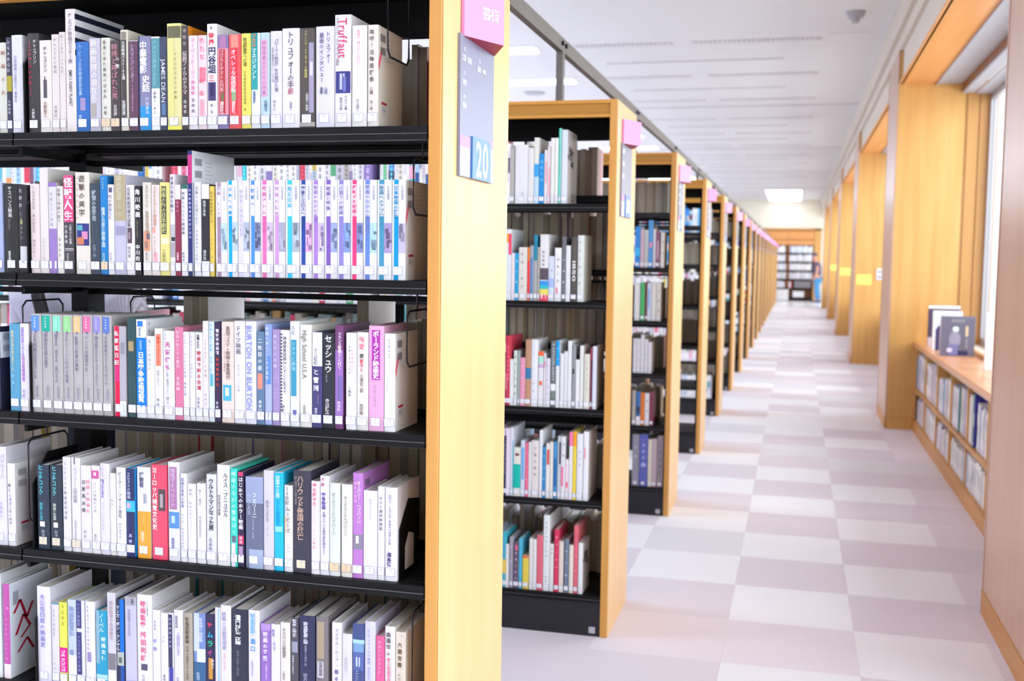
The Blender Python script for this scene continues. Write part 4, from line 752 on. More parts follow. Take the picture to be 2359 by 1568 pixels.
for ln in DATA.strip().split('\n'):
    if ln[0] == '@': cur = tuple(ln[1:].split()); rows.setdefault(cur, [])
    elif ln.strip(): rows[cur].append(ln)
def describe(spec):
    parts = spec.split('|'); a = parts[0].split(); base = cname(a[3]); t = (int(a[1])-int(a[0]))/10; h = int(a[2])/10
    s = base
    tc = [p.split(' ')[5] for p in parts[1:] if p[0] in 'TtrR']; zc = [p.split(' ')[3] for p in parts[1:] if p[0] == 'z']; cc = [p.split(' ')[1] for p in parts[1:] if p[0] in 'kc' and len(p) > 3]
    feat = ''
    if cc: feat = ' with '+cname(cc[0])+' stripe'
    elif zc and cname(zc[0]) != base: feat = ' with '+cname(zc[0])+' patch'
    elif tc and cname(tc[0]) != base: feat = ' with '+cname(tc[0])+' lettering'
    elif t > 26: feat = ', thick'
    elif h > 220: feat = ', tall'
    return s+' book'+feat
for (st, row, sd), L in rows.items():
    st = int(st); row = int(row); n = len(L); Y = Y1+(st-1)*PITCH+.012
    for i, sp in enumerate(L):
        pos = (NUM[n-i]+' from right') if n-i > 1 else 'rightmost'
        lab = '%s, %s, %s shelf%s of %s' % (describe(sp), pos, SHN[st][row-1], ', left bay' if sd == 'L' else '', BCN[st])
        make_book(sp, SHELF[st][row-1], Y, lab, 'books on the %s shelf of the %s' % (SHN[st][row-1], BCN[st]))

# ---- the many further books: back rows, far stacks, low case and end wall, in one piece
ST = MB()
PAL = ['#efeef4','#efeef4','#e8e4ec','#f2f0ea','#e0dce6','#ece6da','#d8d4dc','#e87898','#4a90d0','#3ab0c0','#e8c860','#c83a50','#3a3a50','#8a78b0','#58a878','#b8b0a8','#f0b0c8','#a8c8e8','#e89050','#6a3a50','#9a9aa8','#2f5f9a','#f4f2f8','#f4f2f8','#e6e6f0']
PALE = ['#efeef4','#f4f2f8','#e6e6f0','#eae6ee','#d8d8e4','#f2f0ea','#dcd8e0','#c8c4d0']
def add_book(x, t, y, z, h, d, col, face, rich=True):   # face: 'f' spine to -Y, 'b' spine to +Y, 'w' spine to -X (right wall case)
    b = len(ST.v); c = lin(col); mb = MB(); 
    if rich: cover_bm(mb, t, h, d, c, c, th=.0015 if face != 'b' else .0006)
    else: mb.box(-t/2, t/2, 0, d, 0, h, c)
    if rich:
        if face == 'b': mb.box(-t/2+.0007, t/2-.0007, .003, d-.0004, .001, h-.0015, lin(random.choice(('#b3a68e', '#c2b59c', '#a89a84', '#cfc4b0'))))  # back-row pages browned, shade inside the stack painted into them
        else: pages_bm(mb, t, h, d)
        rr = random.random()
        k = .45 if sum(c[:3]) > 1.2 else 2.2; tc = tuple(min(.9, v*k+.02) for v in c[:3])+(1,)
        if rr < .75:
            z0 = h*.35; z1 = h*(.75+random.random()*.18); hw = t*.18
            n = int((z1-z0)/(t*.75)); 
            for i in range(max(n, 3)): 
                zz = z1-(i+.9)*(z1-z0)/max(n, 3); mb.add([(-hw,-.0004,zz),(hw,-.0004,zz),(hw,-.0004,zz+(z1-z0)/max(n,3)*.68),(-hw,-.0004,zz+(z1-z0)/max(n,3)*.68)], [(0,1,2,3)], tc)
        if rr > .6:
            z0 = h*random.uniform(.15, .6); cc = lin(random.choice(PAL if face != 'w' else LOWP)); mb.add([(-t*.49,-.0003,z0),(t*.49,-.0003,z0),(t*.49,-.0003,z0+h*.25),(-t*.49,-.0003,z0+h*.25)], [(0,1,2,3)], cc)
        lw = min(t*.9, .018)/2; mb.add([(-lw,-.0007,.0095),(lw,-.0007,.0095),(lw,-.0007,.0262),(-lw,-.0007,.0262)], [(0,1,2,3)], lin('#eceaf4'))
        mb.add([(-lw,-.0009,.0175),(lw,-.0009,.0175),(lw,-.0009,.0181),(-lw,-.0009,.0181)], [(0,1,2,3)], lin('#7a7ab0'))
    if face == 'f': tr = lambda p: (x+p[0], y+p[1], z+p[2])
    elif face == 'b': tr = lambda p: (x-p[0], y-p[1], z+p[2])
    else: tr = lambda p: (y+p[1], x-p[0], z+p[2])
    ST.v += [(lambda q: (q[0], q[1], q[2]+.0004))(tr(p)) for p in mb.v]
    for f, cc in zip(mb.f, mb.c): ST.f.append(tuple(i+b for i in f)); ST.c.append(cc); ST.m.append(0)
def fill(xa, xb, y, z, face, hs=(.17, .20), pal=PAL, rich=True, ts=(.009, .026), gap=0.0, zmax=.262):
    x = xa
    while True:
        t = random.uniform(*ts); t = min(t, ts[1])
        if x+t > xb: break
        h = random.uniform(*hs)
        if random.random() < .08: h = min(zmax, h*1.18)
        add_book(x+t/2, t-.0004, y, z, h, min(.19, h*.68), random.choice(pal), face, rich); x += t
        if random.random() < gap: x += random.uniform(.05, .2)
def bay_x(b): return (XI-BAY*(b+1)+.012, XI-BAY*b-.012)
DEF = [1.654, 1.366, 1.074, .785, .49, .155]
B0 = XI-.012; DKP = ['#6a645c','#4a4640','#8a8478','#a83050','#3a3838','#5a6a68','#787068','#8a6a40','#9a948c']  # DKP: dark covers, with the shade under the shelf painted in too
# first stack, back side
yb = Y1+W-.012
for b in (0, 1):
    a0, a1 = bay_x(b)
    fill(a0, a1-.02, yb, DEF[0], 'b', (.165, .185)); fill(a0, a1-.02, yb, DEF[1], 'b', (.165, .185)); 
    fill(a0, a1, yb, DEF[3], 'b', (.205, .24), ts=(.016, .03)); fill(a0, a1, yb, DEF[4], 'b', (.16, .18)); fill(a0, a1, yb, DEF[5], 'b', (.18, .22))
fill(-1.56, -1.37, yb, DEF[2], 'b', (.15, .175)); fill(-1.19, -.96, yb, DEF[2], 'b', (.15, .17)); fill(-.85, -.68, yb, DEF[2], 'b', (.185, .205))
for i in range(3): add_book(-1.346+.021*i, .0205, yb, DEF[2], .252, .17, '#e8e8f0', 'b')
for i in range(2): add_book(-.925+.014*i, .0135, yb, DEF[2], .245, .165, '#dfe8f0', 'b')
# second stack
y2 = Y1+PITCH
for b in (0, 1, 2, 3):
    a0, a1 = bay_x(b)
    for r_, z in enumerate(SHELF[2]):
        if b and r_ == 1: z = 1.222
        if b and r_ == 2: z = .925
        hi = (.21, .25) if r_ in (1, 2) else (.19, .23)
        if b and r_ == 2: hi = (.235, .262)
        if b == 0:
            fill(a0, [-1.03, -1.03, -1.01, -1.02, -1.02][r_], y2+.012, z, 'f', hi)
        else: fill(a0, a1, y2+.012, z, 'f', (.235, .255) if r_ == 0 else (.21, .24) if r_ == 1 else hi, PAL+PALE+PALE if r_ != 2 else DKP, ts=(.012, .034))
    if b < 2:
        for r_, z in enumerate(DEF):
            if r_ == 1: fill(a0, a1-.02, y2+W-.012, z, 'b', (.205, .25), ts=(.014, .034))
            else: fill(a0, a1-(.09 if r_ == 0 else .02), y2+W-.012, z, 'b', [(.18, .2), 0, (.22, .25), (.15, .17), (.16, .19), (.19, .23)][r_], zmax=.27)
# third stack back, stacks 4.. both faces near the aisle
fill(-1.5, -.70, y2+PITCH+W-.012, DEF[0], 'b', (.19, .2)); 
for r_ in (2, 3, 4): fill(-1.5, -.72, y2+PITCH+W-.012, DEF[r_], 'b', (.17, .2))
for r_ in range(6): fill(-1.56, [-.70, -.985, -.985, -.985, -.985, -.985][r_] - (.9 if r_ == 0 else 0), y2+PITCH+.012, SHELF[3][r_], 'f', (.18, .22))
BL = ['#3c8ad8', '#58b0e0', '#e8eef4', '#2a70b8', '#e8eef4', '#a8cce8']; PK = ['#f0a8c8', '#f4e8ee', '#e86090', '#f0e0ea', '#f4f2f8']
for k in range(4, 20):
    y = Y1+(k-1)*PITCH; far = k > 8; wid = .9 if k < 7 else .3
    for r_, z in enumerate(DEF):
        if k == 4:
            fr = [None, (-1.5, -.84), (-1.5, -.80), (-1.5, -.80), None, None][r_]; pal = [PAL, PALE+BL[:2], PALE+['#e8d860'], PALE, PAL, PAL][r_]
        elif k == 5: fr = [(-1.4, -.74), None, (-1.4, -.82), None, (-1.4, -.82), (-1.4, -.70)][r_]; pal = [BL, PAL, PALE+['#e86090'], PAL, PK, PALE+BL][r_]
        else: fr = (XI-wid, XI-.02-random.choice((.0, .05, .12))) if random.random() < .75 else None; pal = random.choice((PALE, PK, PAL, BL))
        if fr: fill(fr[0], fr[1], y+.012, z, 'f', (.19, .225), pal, rich=not far, ts=(.014, .03))
        if random.random() < .8 and not (k == 4 and r_ in (1, 4, 5)): fill(XI-wid, XI-.02, y+W-.012, z, 'b', (.17, .2), PALE if r_ else PAL, rich=not far, ts=(.014, .03))
# low window bookcase: two rows, spines to the aisle
LOWQ = 0
LOWP = ['#f0eeea','#e6e2de','#f2eef2','#e8e6ea','#dcdadf','#efece8','#c8c8d0','#e4dcd4','#d0ccd4','#e8e0e0','#ece8ee','#b8b8c4','#f0f0f4','#a880a0','#7a98d0','#e8dfd0','#d8c8d0','#e4dcd6','#dcd8e0']
random.seed(11)
def fill_low(z, segs):
    for a0, a1, hs in segs:
        x = a0
        while x < a1:
            t = random.uniform(.012, .03)
            if x+t > a1: break
            c = random.choice(LOWP); h = random.uniform(*hs); add_book(x+t/2, t-.0006, XC+.022+random.uniform(0, .006), z, h, .15, c, 'w'); x += t
fill_low(.366, [(4.9, 5.9, (.2, .26)), (5.93, 6.55, (.24, .27)), (6.72, 7.2, (.26, .29)), (7.22, 7.9, (.24, .27)), (7.93, 8.5, (.2, .25)), (8.56, 9.2, (.24, .28)), (9.22, 9.62, (.26, .29))])
fill_low(.096, [(4.9, 5.75, (.16, .2)), (5.9, 6.9, (.17, .215)), (6.93, 7.8, (.15, .2)), (7.85, 8.7, (.15, .2)), (8.73, 9.6, (.16, .21))])
for yy, z, c, h in ((6.62, .366, '#4038a0', .3), (6.66, .366, '#3a8a5a', .3), (7.21, .366, '#2a7a50', .27), (9.45, .366, '#3a6ac8', .26), (9.66, .366, '#6a9ac8', .25), (6.83, .096, '#5a90e0', .21), (5.82, .096, '#b07090', .2), (9.62, .096, '#2a2428', .2)):
    add_book(yy, .028, XC+.02, z, h, .15, c, 'w')
# end wall shelves
EZ = [1.667, 1.364, 1.06, .756, .436, .07]
for r_, z in enumerate(EZ[:5]):
    fill(-1.4, -.36, YE-.33, z+.012, 'f', (.21, .25), PALE, False, (.03, .06)); 
    if r_ < 4: fill(-.25, .55, YE-.33, z+.012, 'f', (.21, .25), PALE+(['#a8c8e8'] if r_ == 0 else []), False, (.03, .06))
fill(-.25, -.12, YE-.33, EZ[4]+.012, 'f', (.2, .22), ['#e8e8f0', '#e84070'], False, (.03, .04))
ST.build('book', MT['paper']); so = C.objects[-1]
for o_ in C.objects:
    if o_.type == 'MESH' and o_.data.name.startswith('book') and len(o_.data.polygons) > 5000: so = o_
so['kind'] = 'stuff'; tag(so, 'hundreds of further books on back rows, distant bookcases, low window case, end shelves', 'books')

# ================================================================ BOOKCASES
def plate_bm(k): pass
def sign(root, yo, first):
    px = X0+.006
    p = MB(); p.box(X0+.0005, px, yo+.086, yo+.323, 1.568, 1.838); so = p.build('sign_board', MT['signgrey'], root)
    so['label'] = 'grey sign board with pink head and blue number plate'
    hd = MB(); hd.prism([(X0+.001, yo+.104), (X0+.0075, yo+.104), (X0+.056, yo+.216), (X0+.0075, yo+.322), (X0+.001, yo+.322)], 1.836, 1.925, None, 0)
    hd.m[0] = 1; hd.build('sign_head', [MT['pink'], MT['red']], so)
    x = px+.0006
    def r(mb, y0, y1, z0, z1, k=0): mb.box(X0+.004, x+k*.0004, yo+y0, yo+y1, z0, z1)
    mb = MB(); r(mb, .087, .154, 1.625, 1.647); r(mb, .294, .322, 1.638, 1.655); mb.build('pink_strip', MT['lav'], so)
    mb = MB(); r(mb, .089, .150, 1.570, 1.625, 1); r(mb, .296, .322, 1.570, 1.638, 1); mb.build('name_slip', MT['signwhite'], so)
    mb = MB(); mb.box(X0+.004, X0+.010, yo+.160, yo+.292, 1.568, 1.651); npl = mb.build('number_plate', MT['blue'], so)
    if first:
        t = MB(); htext(t, '20', yo+.232, 1.609, .098, None, True, lambda a, b: (X0+.0104, yo+.226+(a-yo-.232)*.86, b)); t.build('number', MT['txt'], so)
        # lettering on the head, set on its slanted face
        t = MB()
        def hf(a, b): u = (a+.0)/.121; return (X0+.0075+.0485*u+.0008, yo+.104+.112*u, b)
        htext(t, '芸術', .078, 1.888, .026, None, True, hf); t.build('heading', MT['txt'], so)
        t = MB(); F = lambda a, b: (x, a, b)
        for yy, zz, n_, s_ in ((.112, 1.812, '75', '工芸・芸能'), (.215, 1.806, '76', '音楽・舞踊'), (.112, 1.766, '77', '演劇'), (.112, 1.722, '78', '映画')):
            htext(t, n_, yo+yy, zz, .010, None, False, F); htext(t, s_, yo+yy+(.014 if len(s_) > 2 else 0), zz-.017, .0125, None, True, F)
        t.build('class_list', MT['txt'], so)
        t = MB(); F = lambda a, b: (x+.001, a, b)
        for i in range(3): htext(t, 'マ', yo+.118, 1.612-.014*i, .008, None, False, F)
        for i in range(1): htext(t, 'マ', yo+.308, 1.60, .008, None, False, F)
        t.build('slip_marks', MT['dark'], so)
    else:
        t = MB(); F = lambda a, b: (x, a, b)
        for zz in (1.80, 1.755, 1.71): t.box(x-.001, x+.0005, yo+.10, yo+.13, zz, zz+.016)
        t.box(X0+.009, X0+.0106, yo+.19, yo+.205, 1.585, 1.635); t.box(X0+.009, X0+.0106, yo+.225, yo+.25, 1.585, 1.635)
        t.build('class_list', MT['txt'], so)
def shelf_mesh(Lx):
    mb = MB(); ya, yb_ = 0, W/2-.012
    mb.box(0, Lx, ya, yb_, -.015, 0); mb.box(0, Lx, ya-.0015, ya+.012, -.0255, -.0155); mb.box(0, Lx, yb_-.01, yb_, -.024, -.015)
    mb.box(0, Lx, ya-.0024, ya, -.0150, -.0138, None, 1); mb.box(0, Lx, yb_-.0102, yb_-.0095, -.0245, -.0232, None, 1); mb.box(0, Lx, ya+.0005, ya+.0119, -.0262, -.0256, None, 1)  # lighter strips paint the light caught along the steel edges
    return mb.mesh('shelf', [MT['steel'], MT['steeledge']])
SMB = shelf_mesh(BAY-.004)
def bookcase(k, bays, label, detail):
    yo = Y1+(k-1)*PITCH
    root = thing('bookcase', label, 'bookcase', (XI, yo, 0), 0, 'wood-ended steel bookcases along the aisle')
    P = lambda mb, n, m: (lambda o: o)(mb.build(n, m, root))
    def L(mb, n, m):   # geometry written in world coordinates, shifted to the root
        mb.v = [(x-XI, y-yo, z) for x, y, z in mb.v]; return mb.build(n, m, root)
    xe = XI-BAY*bays
    bevel(L(MB().box(X0-.0035, X0, yo+.003, yo+W-.003, 0, H-.001), 'end_panel', MT['panel']), .001, 1)
    bevel(L(MB().box(XI, X0-.0035, yo, yo+W, 0, H), 'panel_core', MT['edge']), .0015, 1)  # darker wood: shade on the camera-facing edge put into its colour
    for f in (0, 1):
        y0 = yo if f == 0 else yo+W-.022; y1_ = y0+.022; r0 = y0+(.006 if f == 0 else 0); r1 = y1_-(.006 if f else 0)
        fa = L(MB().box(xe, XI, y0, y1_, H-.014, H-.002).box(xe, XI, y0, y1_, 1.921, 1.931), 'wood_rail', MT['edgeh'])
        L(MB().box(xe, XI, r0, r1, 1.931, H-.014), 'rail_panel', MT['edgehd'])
    L(MB().box(xe, XI, yo+.022, yo+W-.022, 1.935, 1.952), 'top_board', MT['steel'])
    L(MB().box(xe, XI, yo+W/2-.012, yo+W/2+.012, 1.862, 1.935), 'header_panel', MT['steel'])
    L(MB().box(xe, XI, yo+.004, yo+.02, 0, .131).box(xe, XI, yo+W-.02, yo+W-.004, 0, .131), 'plinth', MT['steel2'])
    for b in range(bays):
        xc = XI-BAY*(b+1)
        L(MB().box(xc-.022, xc+.022, yo+W/2-.03, yo+W/2+.03, 0, 1.935), 'upright', MT['steel'])
    L(MB().box(XI-.03, XI-.002, yo+W/2-.03, yo+W/2+.03, 0, 1.935), 'upright', MT['steel'])
    lf = SHELF.get(k, DEF); lf = lf+[.155] if k == 1 else lf
    for z in lf:
        for b in range(bays): 
            s = link('shelf', SMB, root, (-BAY*(b+1)+.002, 0, {1.251: 1.222, .855: .925}.get(z, z) if k == 2 and b else z))
    for z in DEF:
        for b in range(bays):
            s = link('shelf', SMB, root, (-BAY*b-.002, W, z), math.pi)
            if detail and z > .6: L(MB().box(XI-BAY*(b+1)+.02, XI-BAY*b-.02, yo+W/2-.006, yo+W/2+.006, z-.05, z-.038), 'cross_bar', MT['steel'])
    if detail:
        for z in lf:
            for b in range(bays): L(MB().box(XI-BAY*(b+1)-.004, XI-BAY*(b+1)+.004, yo+.02, yo+W/2-.03, z-.044, z-.026), 'bracket_arm', MT['steel'])
        for z in DEF:
            for b in range(bays): L(MB().box(XI-BAY*(b+1)-.004, XI-BAY*(b+1)+.004, yo+W/2+.03, yo+W-.02, z-.044, z-.026), 'bracket_arm', MT['steel'])
    if k <= 6: L(MB().box(XI-.042, XI-.018, yo+.0025, yo+.004, .012, .036), 'sticker', MT['sticker'])
    # post holding the overhead rail
    L(MB().box(-.918, -.892, yo+W/2-.02, yo+W/2+.02, 1.95, 2.2), 'rail_post', MT['rail'])
    yo_l = yo
    n0 = len(bpy.data.objects)
    sign(root, 0, k == 1)
    # sign geometry was written about x = X0, y = 0 : move it to the root frame
    for o in root.children_recursive:
        if o.name.split('.')[0] in ('sign_board',): o.location = (-XI, 0, 0)
    return root
DST = {1: 'nearest tall bookcase full of books, with the number twenty sign on its end panel', 2: 'second bookcase from the camera, its full height in view beside the aisle',
       3: 'third bookcase from the camera, mostly hidden behind the second', 4: 'fourth bookcase from the camera, its two lower shelves empty'}
for k in range(1, 20):
    lab = DST.get(k) or ('%s bookcase from the camera along the left of the aisle' % NUM[k])
    bookcase(k, 2 if k != 2 else 4, lab, k < 4)
# overhead tie rail with bolts
tr = tag(MB().box(-.918, -.893, -2, Y1+18*PITCH+.4, 2.2, 2.252).build('tie_rail', MT['rail']), 'long grey steel rail running above the bookcases', 'rail')
bm_ = MB()
for k in range(1, 12):
    y = Y1+(k-1)*PITCH+W/2
    for dy in (-.03, .035): bm_ = MB(); bm_.tube([(-.893, y+dy, 2.228), (-.885, y+dy, 2.228)], .009, 8); bm_.build('bolt', MT['bolt'], tr)
# dividers at the bay joints and wire bookends
for r_, z in enumerate(SHELF[1]):
    xx = XI-BAY+.031-.0
    d = MB().prism([(-.0015, 0), (.0015, 0), (.0015, .15), (-.0015, .15)], 0, .14).add([(-.0015,0,.14),(.0015,0,.14),(.0015,.15,.14),(-.0015,.15,.14),(-.0015,.05,.20),(.0015,.05,.20),(.0015,.15,.20),(-.0015,.15,.20)], [(0,1,5,4),(1,2,6,5),(2,3,7,6),(3,0,4,7),(4,5,6,7)])
    tag(d.build('shelf_divider', MT['steel'], None, (-1.5455, Y1+.008, z)), 'black steel divider plate between bays on the %s shelf of nearest bookcase' % SHN[1][r_], 'divider', 'divider plates')
def wire_end(x, z, zt, label, y=Y1+.022, dp=.115, zl=.125, zh=.232):
    a, b = z+zl, min(z+zh, zt-.004); r = .012; mb = MB(); pts = []
    def arc(cy_, cz, a0): return [(x, cy_+r*math.cos(math.radians(a0+k*30)), cz+r*math.sin(math.radians(a0+k*30))) for k in range(4)]
    pts = [(x, y+dp/2, b)]+[(x, y+dp-r, b)]+arc(y+dp-r, b-r, 90)[::-1]*0+[(x, y+dp, b-r), (x, y+dp, a+r), (x, y+dp-r, a), (x, y+r, a), (x, y, a+r), (x, y, b-r), (x, y+r, b), (x, y+dp/2, b)]
    mb.tube(pts, .0022, 6); mb.tube([(x, y+dp*.45, b), (x, y+dp*.45, zt)], .0022, 6)
    tag(mb.build('wire_bookend', MT['wire']), label, 'bookend', 'hanging wire bookends')
wire_end(-.757, 1.654, 1.93, 'black wire bookend hanging at the right end of the top shelf', zl=.133, zh=.28)
wire_end(-.704, 1.366, 1.6285, 'black wire bookend hanging at the right end of the second shelf')
wire_end(-.715, 1.075, 1.34, 'black wire bookend hanging at the right end of the third shelf', dp=.125)
wire_end(-1.572, 1.075, 1.34, 'black wire bookend above the grey series at left of the third shelf', dp=.13, zl=.12)
wire_end(-1.565, .783, 1.049, 'black wire bookend beside the bay joint on the fourth shelf', dp=.13, zl=.05)
wire_end(-.700, .49, .757, 'black wire bookend at the right end of the fifth shelf', zl=.03)
wire_end(-1.53, 1.074, 1.345, 'black wire bookend hanging over the back row behind the third shelf', y=2.28, dp=.1, zl=.13)
# black plate bookend on the fourth shelf
z = .783; xb_ = -.728; hp = [(0, 0), (.11, 0), (.115, .14), (.10, .158), (.05, .152), (.012, .12), (0, .10)]
mb = MB(); hole = [(.03, .012), (.085, .012), (.085, .075), (.07, .088), (.045, .08), (.03, .06)]
V = [(0, y, z_) for y, z_ in hp]; 
ring_o = [(0,0),(.06,0),(.11,0),(.115,.14),(.05,.152),(0,.10)]; ring_i = [(.03,.012),(.058,.012),(.085,.012),(.085,.075),(.05,.085),(.03,.06)]
for xo_ in (0,):
    n = 6; vs = [(0,a,b) for a, b in ring_o]+[(0,a,b) for a, b in ring_i]+[(.0014,a,b) for a, b in ring_o]+[(.0014,a,b) for a, b in ring_i]
    fs = []
    for i in range(n):
        j = (i+1) % n; fs += [(i, n+i, n+j, j), (2*n+i, 2*n+j, 3*n+j, 3*n+i), (i, j, 2*n+j, 2*n+i), (n+i, 3*n+i, 3*n+j, n+j)]
    mb.add(vs, fs); mb.box(0, .06, 0, .10, 0, .0014)
bevel(tag(mb.build('plate_bookend', MT['steel'], None, (xb_, Y1+.02, z+.0003)), 'black steel plate bookend with a cut-out, right end of the fourth shelf', 'bookend'), .0004, 1)

# ================================================================ LOW WINDOW BOOKCASE
lo0, lo1 = pier_y(-1)[1]+.003, pier_y(0)[0]-.005
lc = thing('low_bookcase', 'low wooden bookcase built under the window between two piers, two rows of books', 'bookcase', (XC, lo0, 0))
def LL(mb, n, m): mb.v = [(x-XC, y-lo0, zz) for x, y, zz in mb.v]; return mb.build(n, MT[m], lc)
bevel(LL(MB().box(XC-.004, 1.305, lo0, lo1, .712, .746), 'top_board', 'ledge'), .003)
LL(MB().box(XC+.004, XC+.02, lo0, lo1, .695, .712), 'front_rail', 'veneer')
LL(MB().box(XC, 1.29, lo0, lo1, .342, .364), 'shelf', 'basew')
LL(MB().box(XC, 1.29, lo0, lo1, .0, .094), 'base', 'basew')
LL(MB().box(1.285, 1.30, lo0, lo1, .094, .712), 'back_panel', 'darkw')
for i in range(8):
    y = lo0+.0+(lo1-lo0-.02)*i/7
    LL(MB().box(XC+.012, 1.285, y, y+.02, .094, .342).box(XC+.012, 1.285, y, y+.02, .364, .712), 'partition', 'niche')
bevel(LL(MB().box(1.27, 1.305, lo0, lo1, .746, .775), 'back_curb', 'basew'), .002)
# display books standing on the ledge
def upright_book(x, y, rz, wd, h, t, front, spine, label, art=None, zt=.7465):
    mb = MB(); c = lin(spine); F = lin(front)
    cover_bm(mb, t, h, wd, c, F, th=.002); root = mb.build('display_book', MT['paper'], None, (x, y, zt), rz); tag(root, label, 'book', 'books displayed on the window ledge')
    pg = MB(); pages_bm(pg, t, h, wd); pg.build('pages', MT['page'], root)
    if art:
        a = MB(); X = t/2+.0006
        for n_, (y0, y1_, z0, z1, col) in enumerate(art): a.add([(X+n_*.0002, wd*y0, h*z0), (X+n_*.0002, wd*y1_, h*z0), (X+n_*.0002, wd*y1_, h*z1), (X+n_*.0002, wd*y0, h*z1)], [(0,1,2,3)], lin(col))
        a.build('cover_print', MT['ink'], root)
    return root
RZ = math.radians(-90)
# local +Y runs along the front cover; turned so covers face the camera (-Y)
def art_oval(art, cy_, cz, ry, rz_, col):
    for i in range(5):
        f = (i-2)/2.5; hw = ry*math.sqrt(max(0, 1-f*f)); art.append((cy_-hw, cy_+hw, cz+rz_*(f-.2), cz+rz_*(f+.2), col))
a1 = [(.05, .97, .04, .96, '#6f6c80')]; art_oval(a1, .44, .68, .09, .06, '#e8fff8'); art_oval(a1, .42, .42, .17, .2, '#9a98b0'); a1 += [(.24, .52, .03, .3, '#7a7ab0'), (.52, .8, .03, .14, '#33305a'), (.2, .35, .1, .2, '#d8d8f0'), (.72, .8, .5, .76, '#d8c8a8'), (.72, .8, .2, .45, '#8a8898'), (.3, .7, .85, .93, '#8a8a98')]
def flip_rz(): return math.radians(-78)
upright_book(1.015, 8.36, RZ, .232, .285, .05, '#77748a', '#c8b4b4', 'grey illustrated picture book facing out on the window ledge, in front', a1)
upright_book(1.02, 8.86, RZ, .21, .30, .04, '#f0f0f8', '#c8c8bc', 'white book with a dark arch, standing just behind the grey picture book', [(.1, .5, .0, .55, '#4a4470'), (.15, .45, .5, .62, '#4a4470'), (.35, .6, .1, .42, '#e8f0e8')])
upright_book(1.03, 9.26, RZ, .235, .325, .045, '#4a3a58', '#3a2c40', 'dark purple book rearmost on the window ledge', [(.0, 1, .0, .22, '#c8b8c0'), (.0, 1, .93, 1, '#f0f0f8')])
upright_book(1.262, 7.80, RZ, .02, .2, .06, '#f0f0f4', '#f6f6fa', 'thick white book at the back curb, right of the grey picture book', None)
upright_book(1.16, 7.35, RZ, .105, .36, .05, '#f6f6fc', '#fafaff', 'tall white book with a pale oval portrait, next to the near pier', [(.5, .95, .25, .65, '#dcdce8')])
upright_book(1.125, 6.75, RZ, .14, .245, .06, '#e2d8dc', '#f6f4fa', 'stout grey and cream box beside the near pier, foremost on the ledge', [(.05, .95, .05, .33, '#8a8490'), (.05, .95, .62, .92, '#8a8490')])

# ================================================================ SMALL WALL AND CEILING THINGS
for i, k in enumerate((1, 2, 3)):
    y = pier_y(k)[0]; dz = (0, .05, .09)[i]
    bevel(tag(box('notice', .80, .995, y-.0035, y-.0022, 1.095+dz, 1.235+dz, MT['yellow']), 'yellow paper notice on the side of the %s pier' % ('third', 'fourth', 'fifth')[i], 'notice', 'yellow notices on the piers'), .0003, 1)
sw = thing('switch_plate', 'white double switch plate beside the nearest yellow notice', 'switch', (1.10, pier_y(1)[0]-.0021, 1.24))
bevel(MB().box(-.04, .04, -.012, 0, -.075, .075).build('plate', MT['signwhite'], sw), .002); MB().box(-.025, .025, -.016, -.012, .01, .06).build('rocker', MT['grey'], sw); MB().box(-.025, .025, -.016, -.012, -.06, -.01).build('rocker', MT['grey'], sw)
def disc(mb, cx, cy_, z0, z1, r0, r1, seg=20, mi=0):
    vs = [(cx+r0*math.cos(2*math.pi*i/seg), cy_+r0*math.sin(2*math.pi*i/seg), z0) for i in range(seg)]+[(cx+r1*math.cos(2*math.pi*i/seg), cy_+r1*math.sin(2*math.pi*i/seg), z1) for i in range(seg)]
    mb.add(vs, [tuple(range(seg))[::-1], tuple(range(seg, 2*seg))]+[(i, (i+1) % seg, seg+(i+1) % seg, seg+i) for i in range(seg)], None, mi)
sd = thing('smoke_detector', 'round white smoke detector on the ceiling near the windows', 'detector', (.41, 9.75, ZC))
mb = MB(); disc(mb, 0, 0, -.05, 0, .065, .085); mb.build('housing', MT['grey'], sd); mb = MB(); disc(mb, 0, 0, -.09, -.05, .03, .045); mb.build('sensor', MT['grey'], sd)
sp = tag((lambda m: (disc(m, -3.3, 13.7, ZC-.02, ZC-.001, .12, .14), m)[1])(MB()).build('ceiling_speaker', MT['grey']), 'small round grey ceiling speaker above the stacks', 'speaker')
acc = tag(MB().box(.22, .60, 10.6, 10.98, ZC-.006, ZC-.001).build('access_hatch', MT['ceil']), 'square white hatch set in the ceiling behind the smoke detector', 'hatch')
for k in range(-6, 14):
    y = 10.84+1.97*k
    for lx, wh in ((-3.2, 'aisle-side row'), (-5.2, 'middle row'), (-7.2, 'row farthest from the windows')):
        t = thing('ceiling_light', '%s strip light from behind the camera, %s' % (NUM[k+7], wh), 'ceiling light', (lx, y, ZC), 0, 'strip lights over the stacks')
        MB().box(-.62, .62, -.16, .16, -.014, 0).build('housing', MT['lamphouse'], t)
        MB().box(-.585, .585, -.135, .135, -.022, -.014).build('diffuser', MT['lampw'], t)
for lx, ly, lb in ((-.45, 36.5, 'large bright light panel in the ceiling before the end wall'), (-.45, -3.2, 'added fill light panel in the ceiling behind the camera, over the aisle'), (-2.6, -3.2, 'added fill light panel in the ceiling behind the camera, farther from the windows')):  # the two behind the camera are unseen, added for frontal fill
  t = thing('ceiling_light', lb, 'ceiling light', (lx, ly, ZC))
  MB().box(-.56, .56, -2.95, 2.95, -.014, 0).build('housing', MT['lamphouse'], t)
  for i in range(2): MB().box(-.53, .53, -2.9+2.95*i, -.05+2.95*i, -.022, -.014).build('diffuser', MT['lampfar'], t)

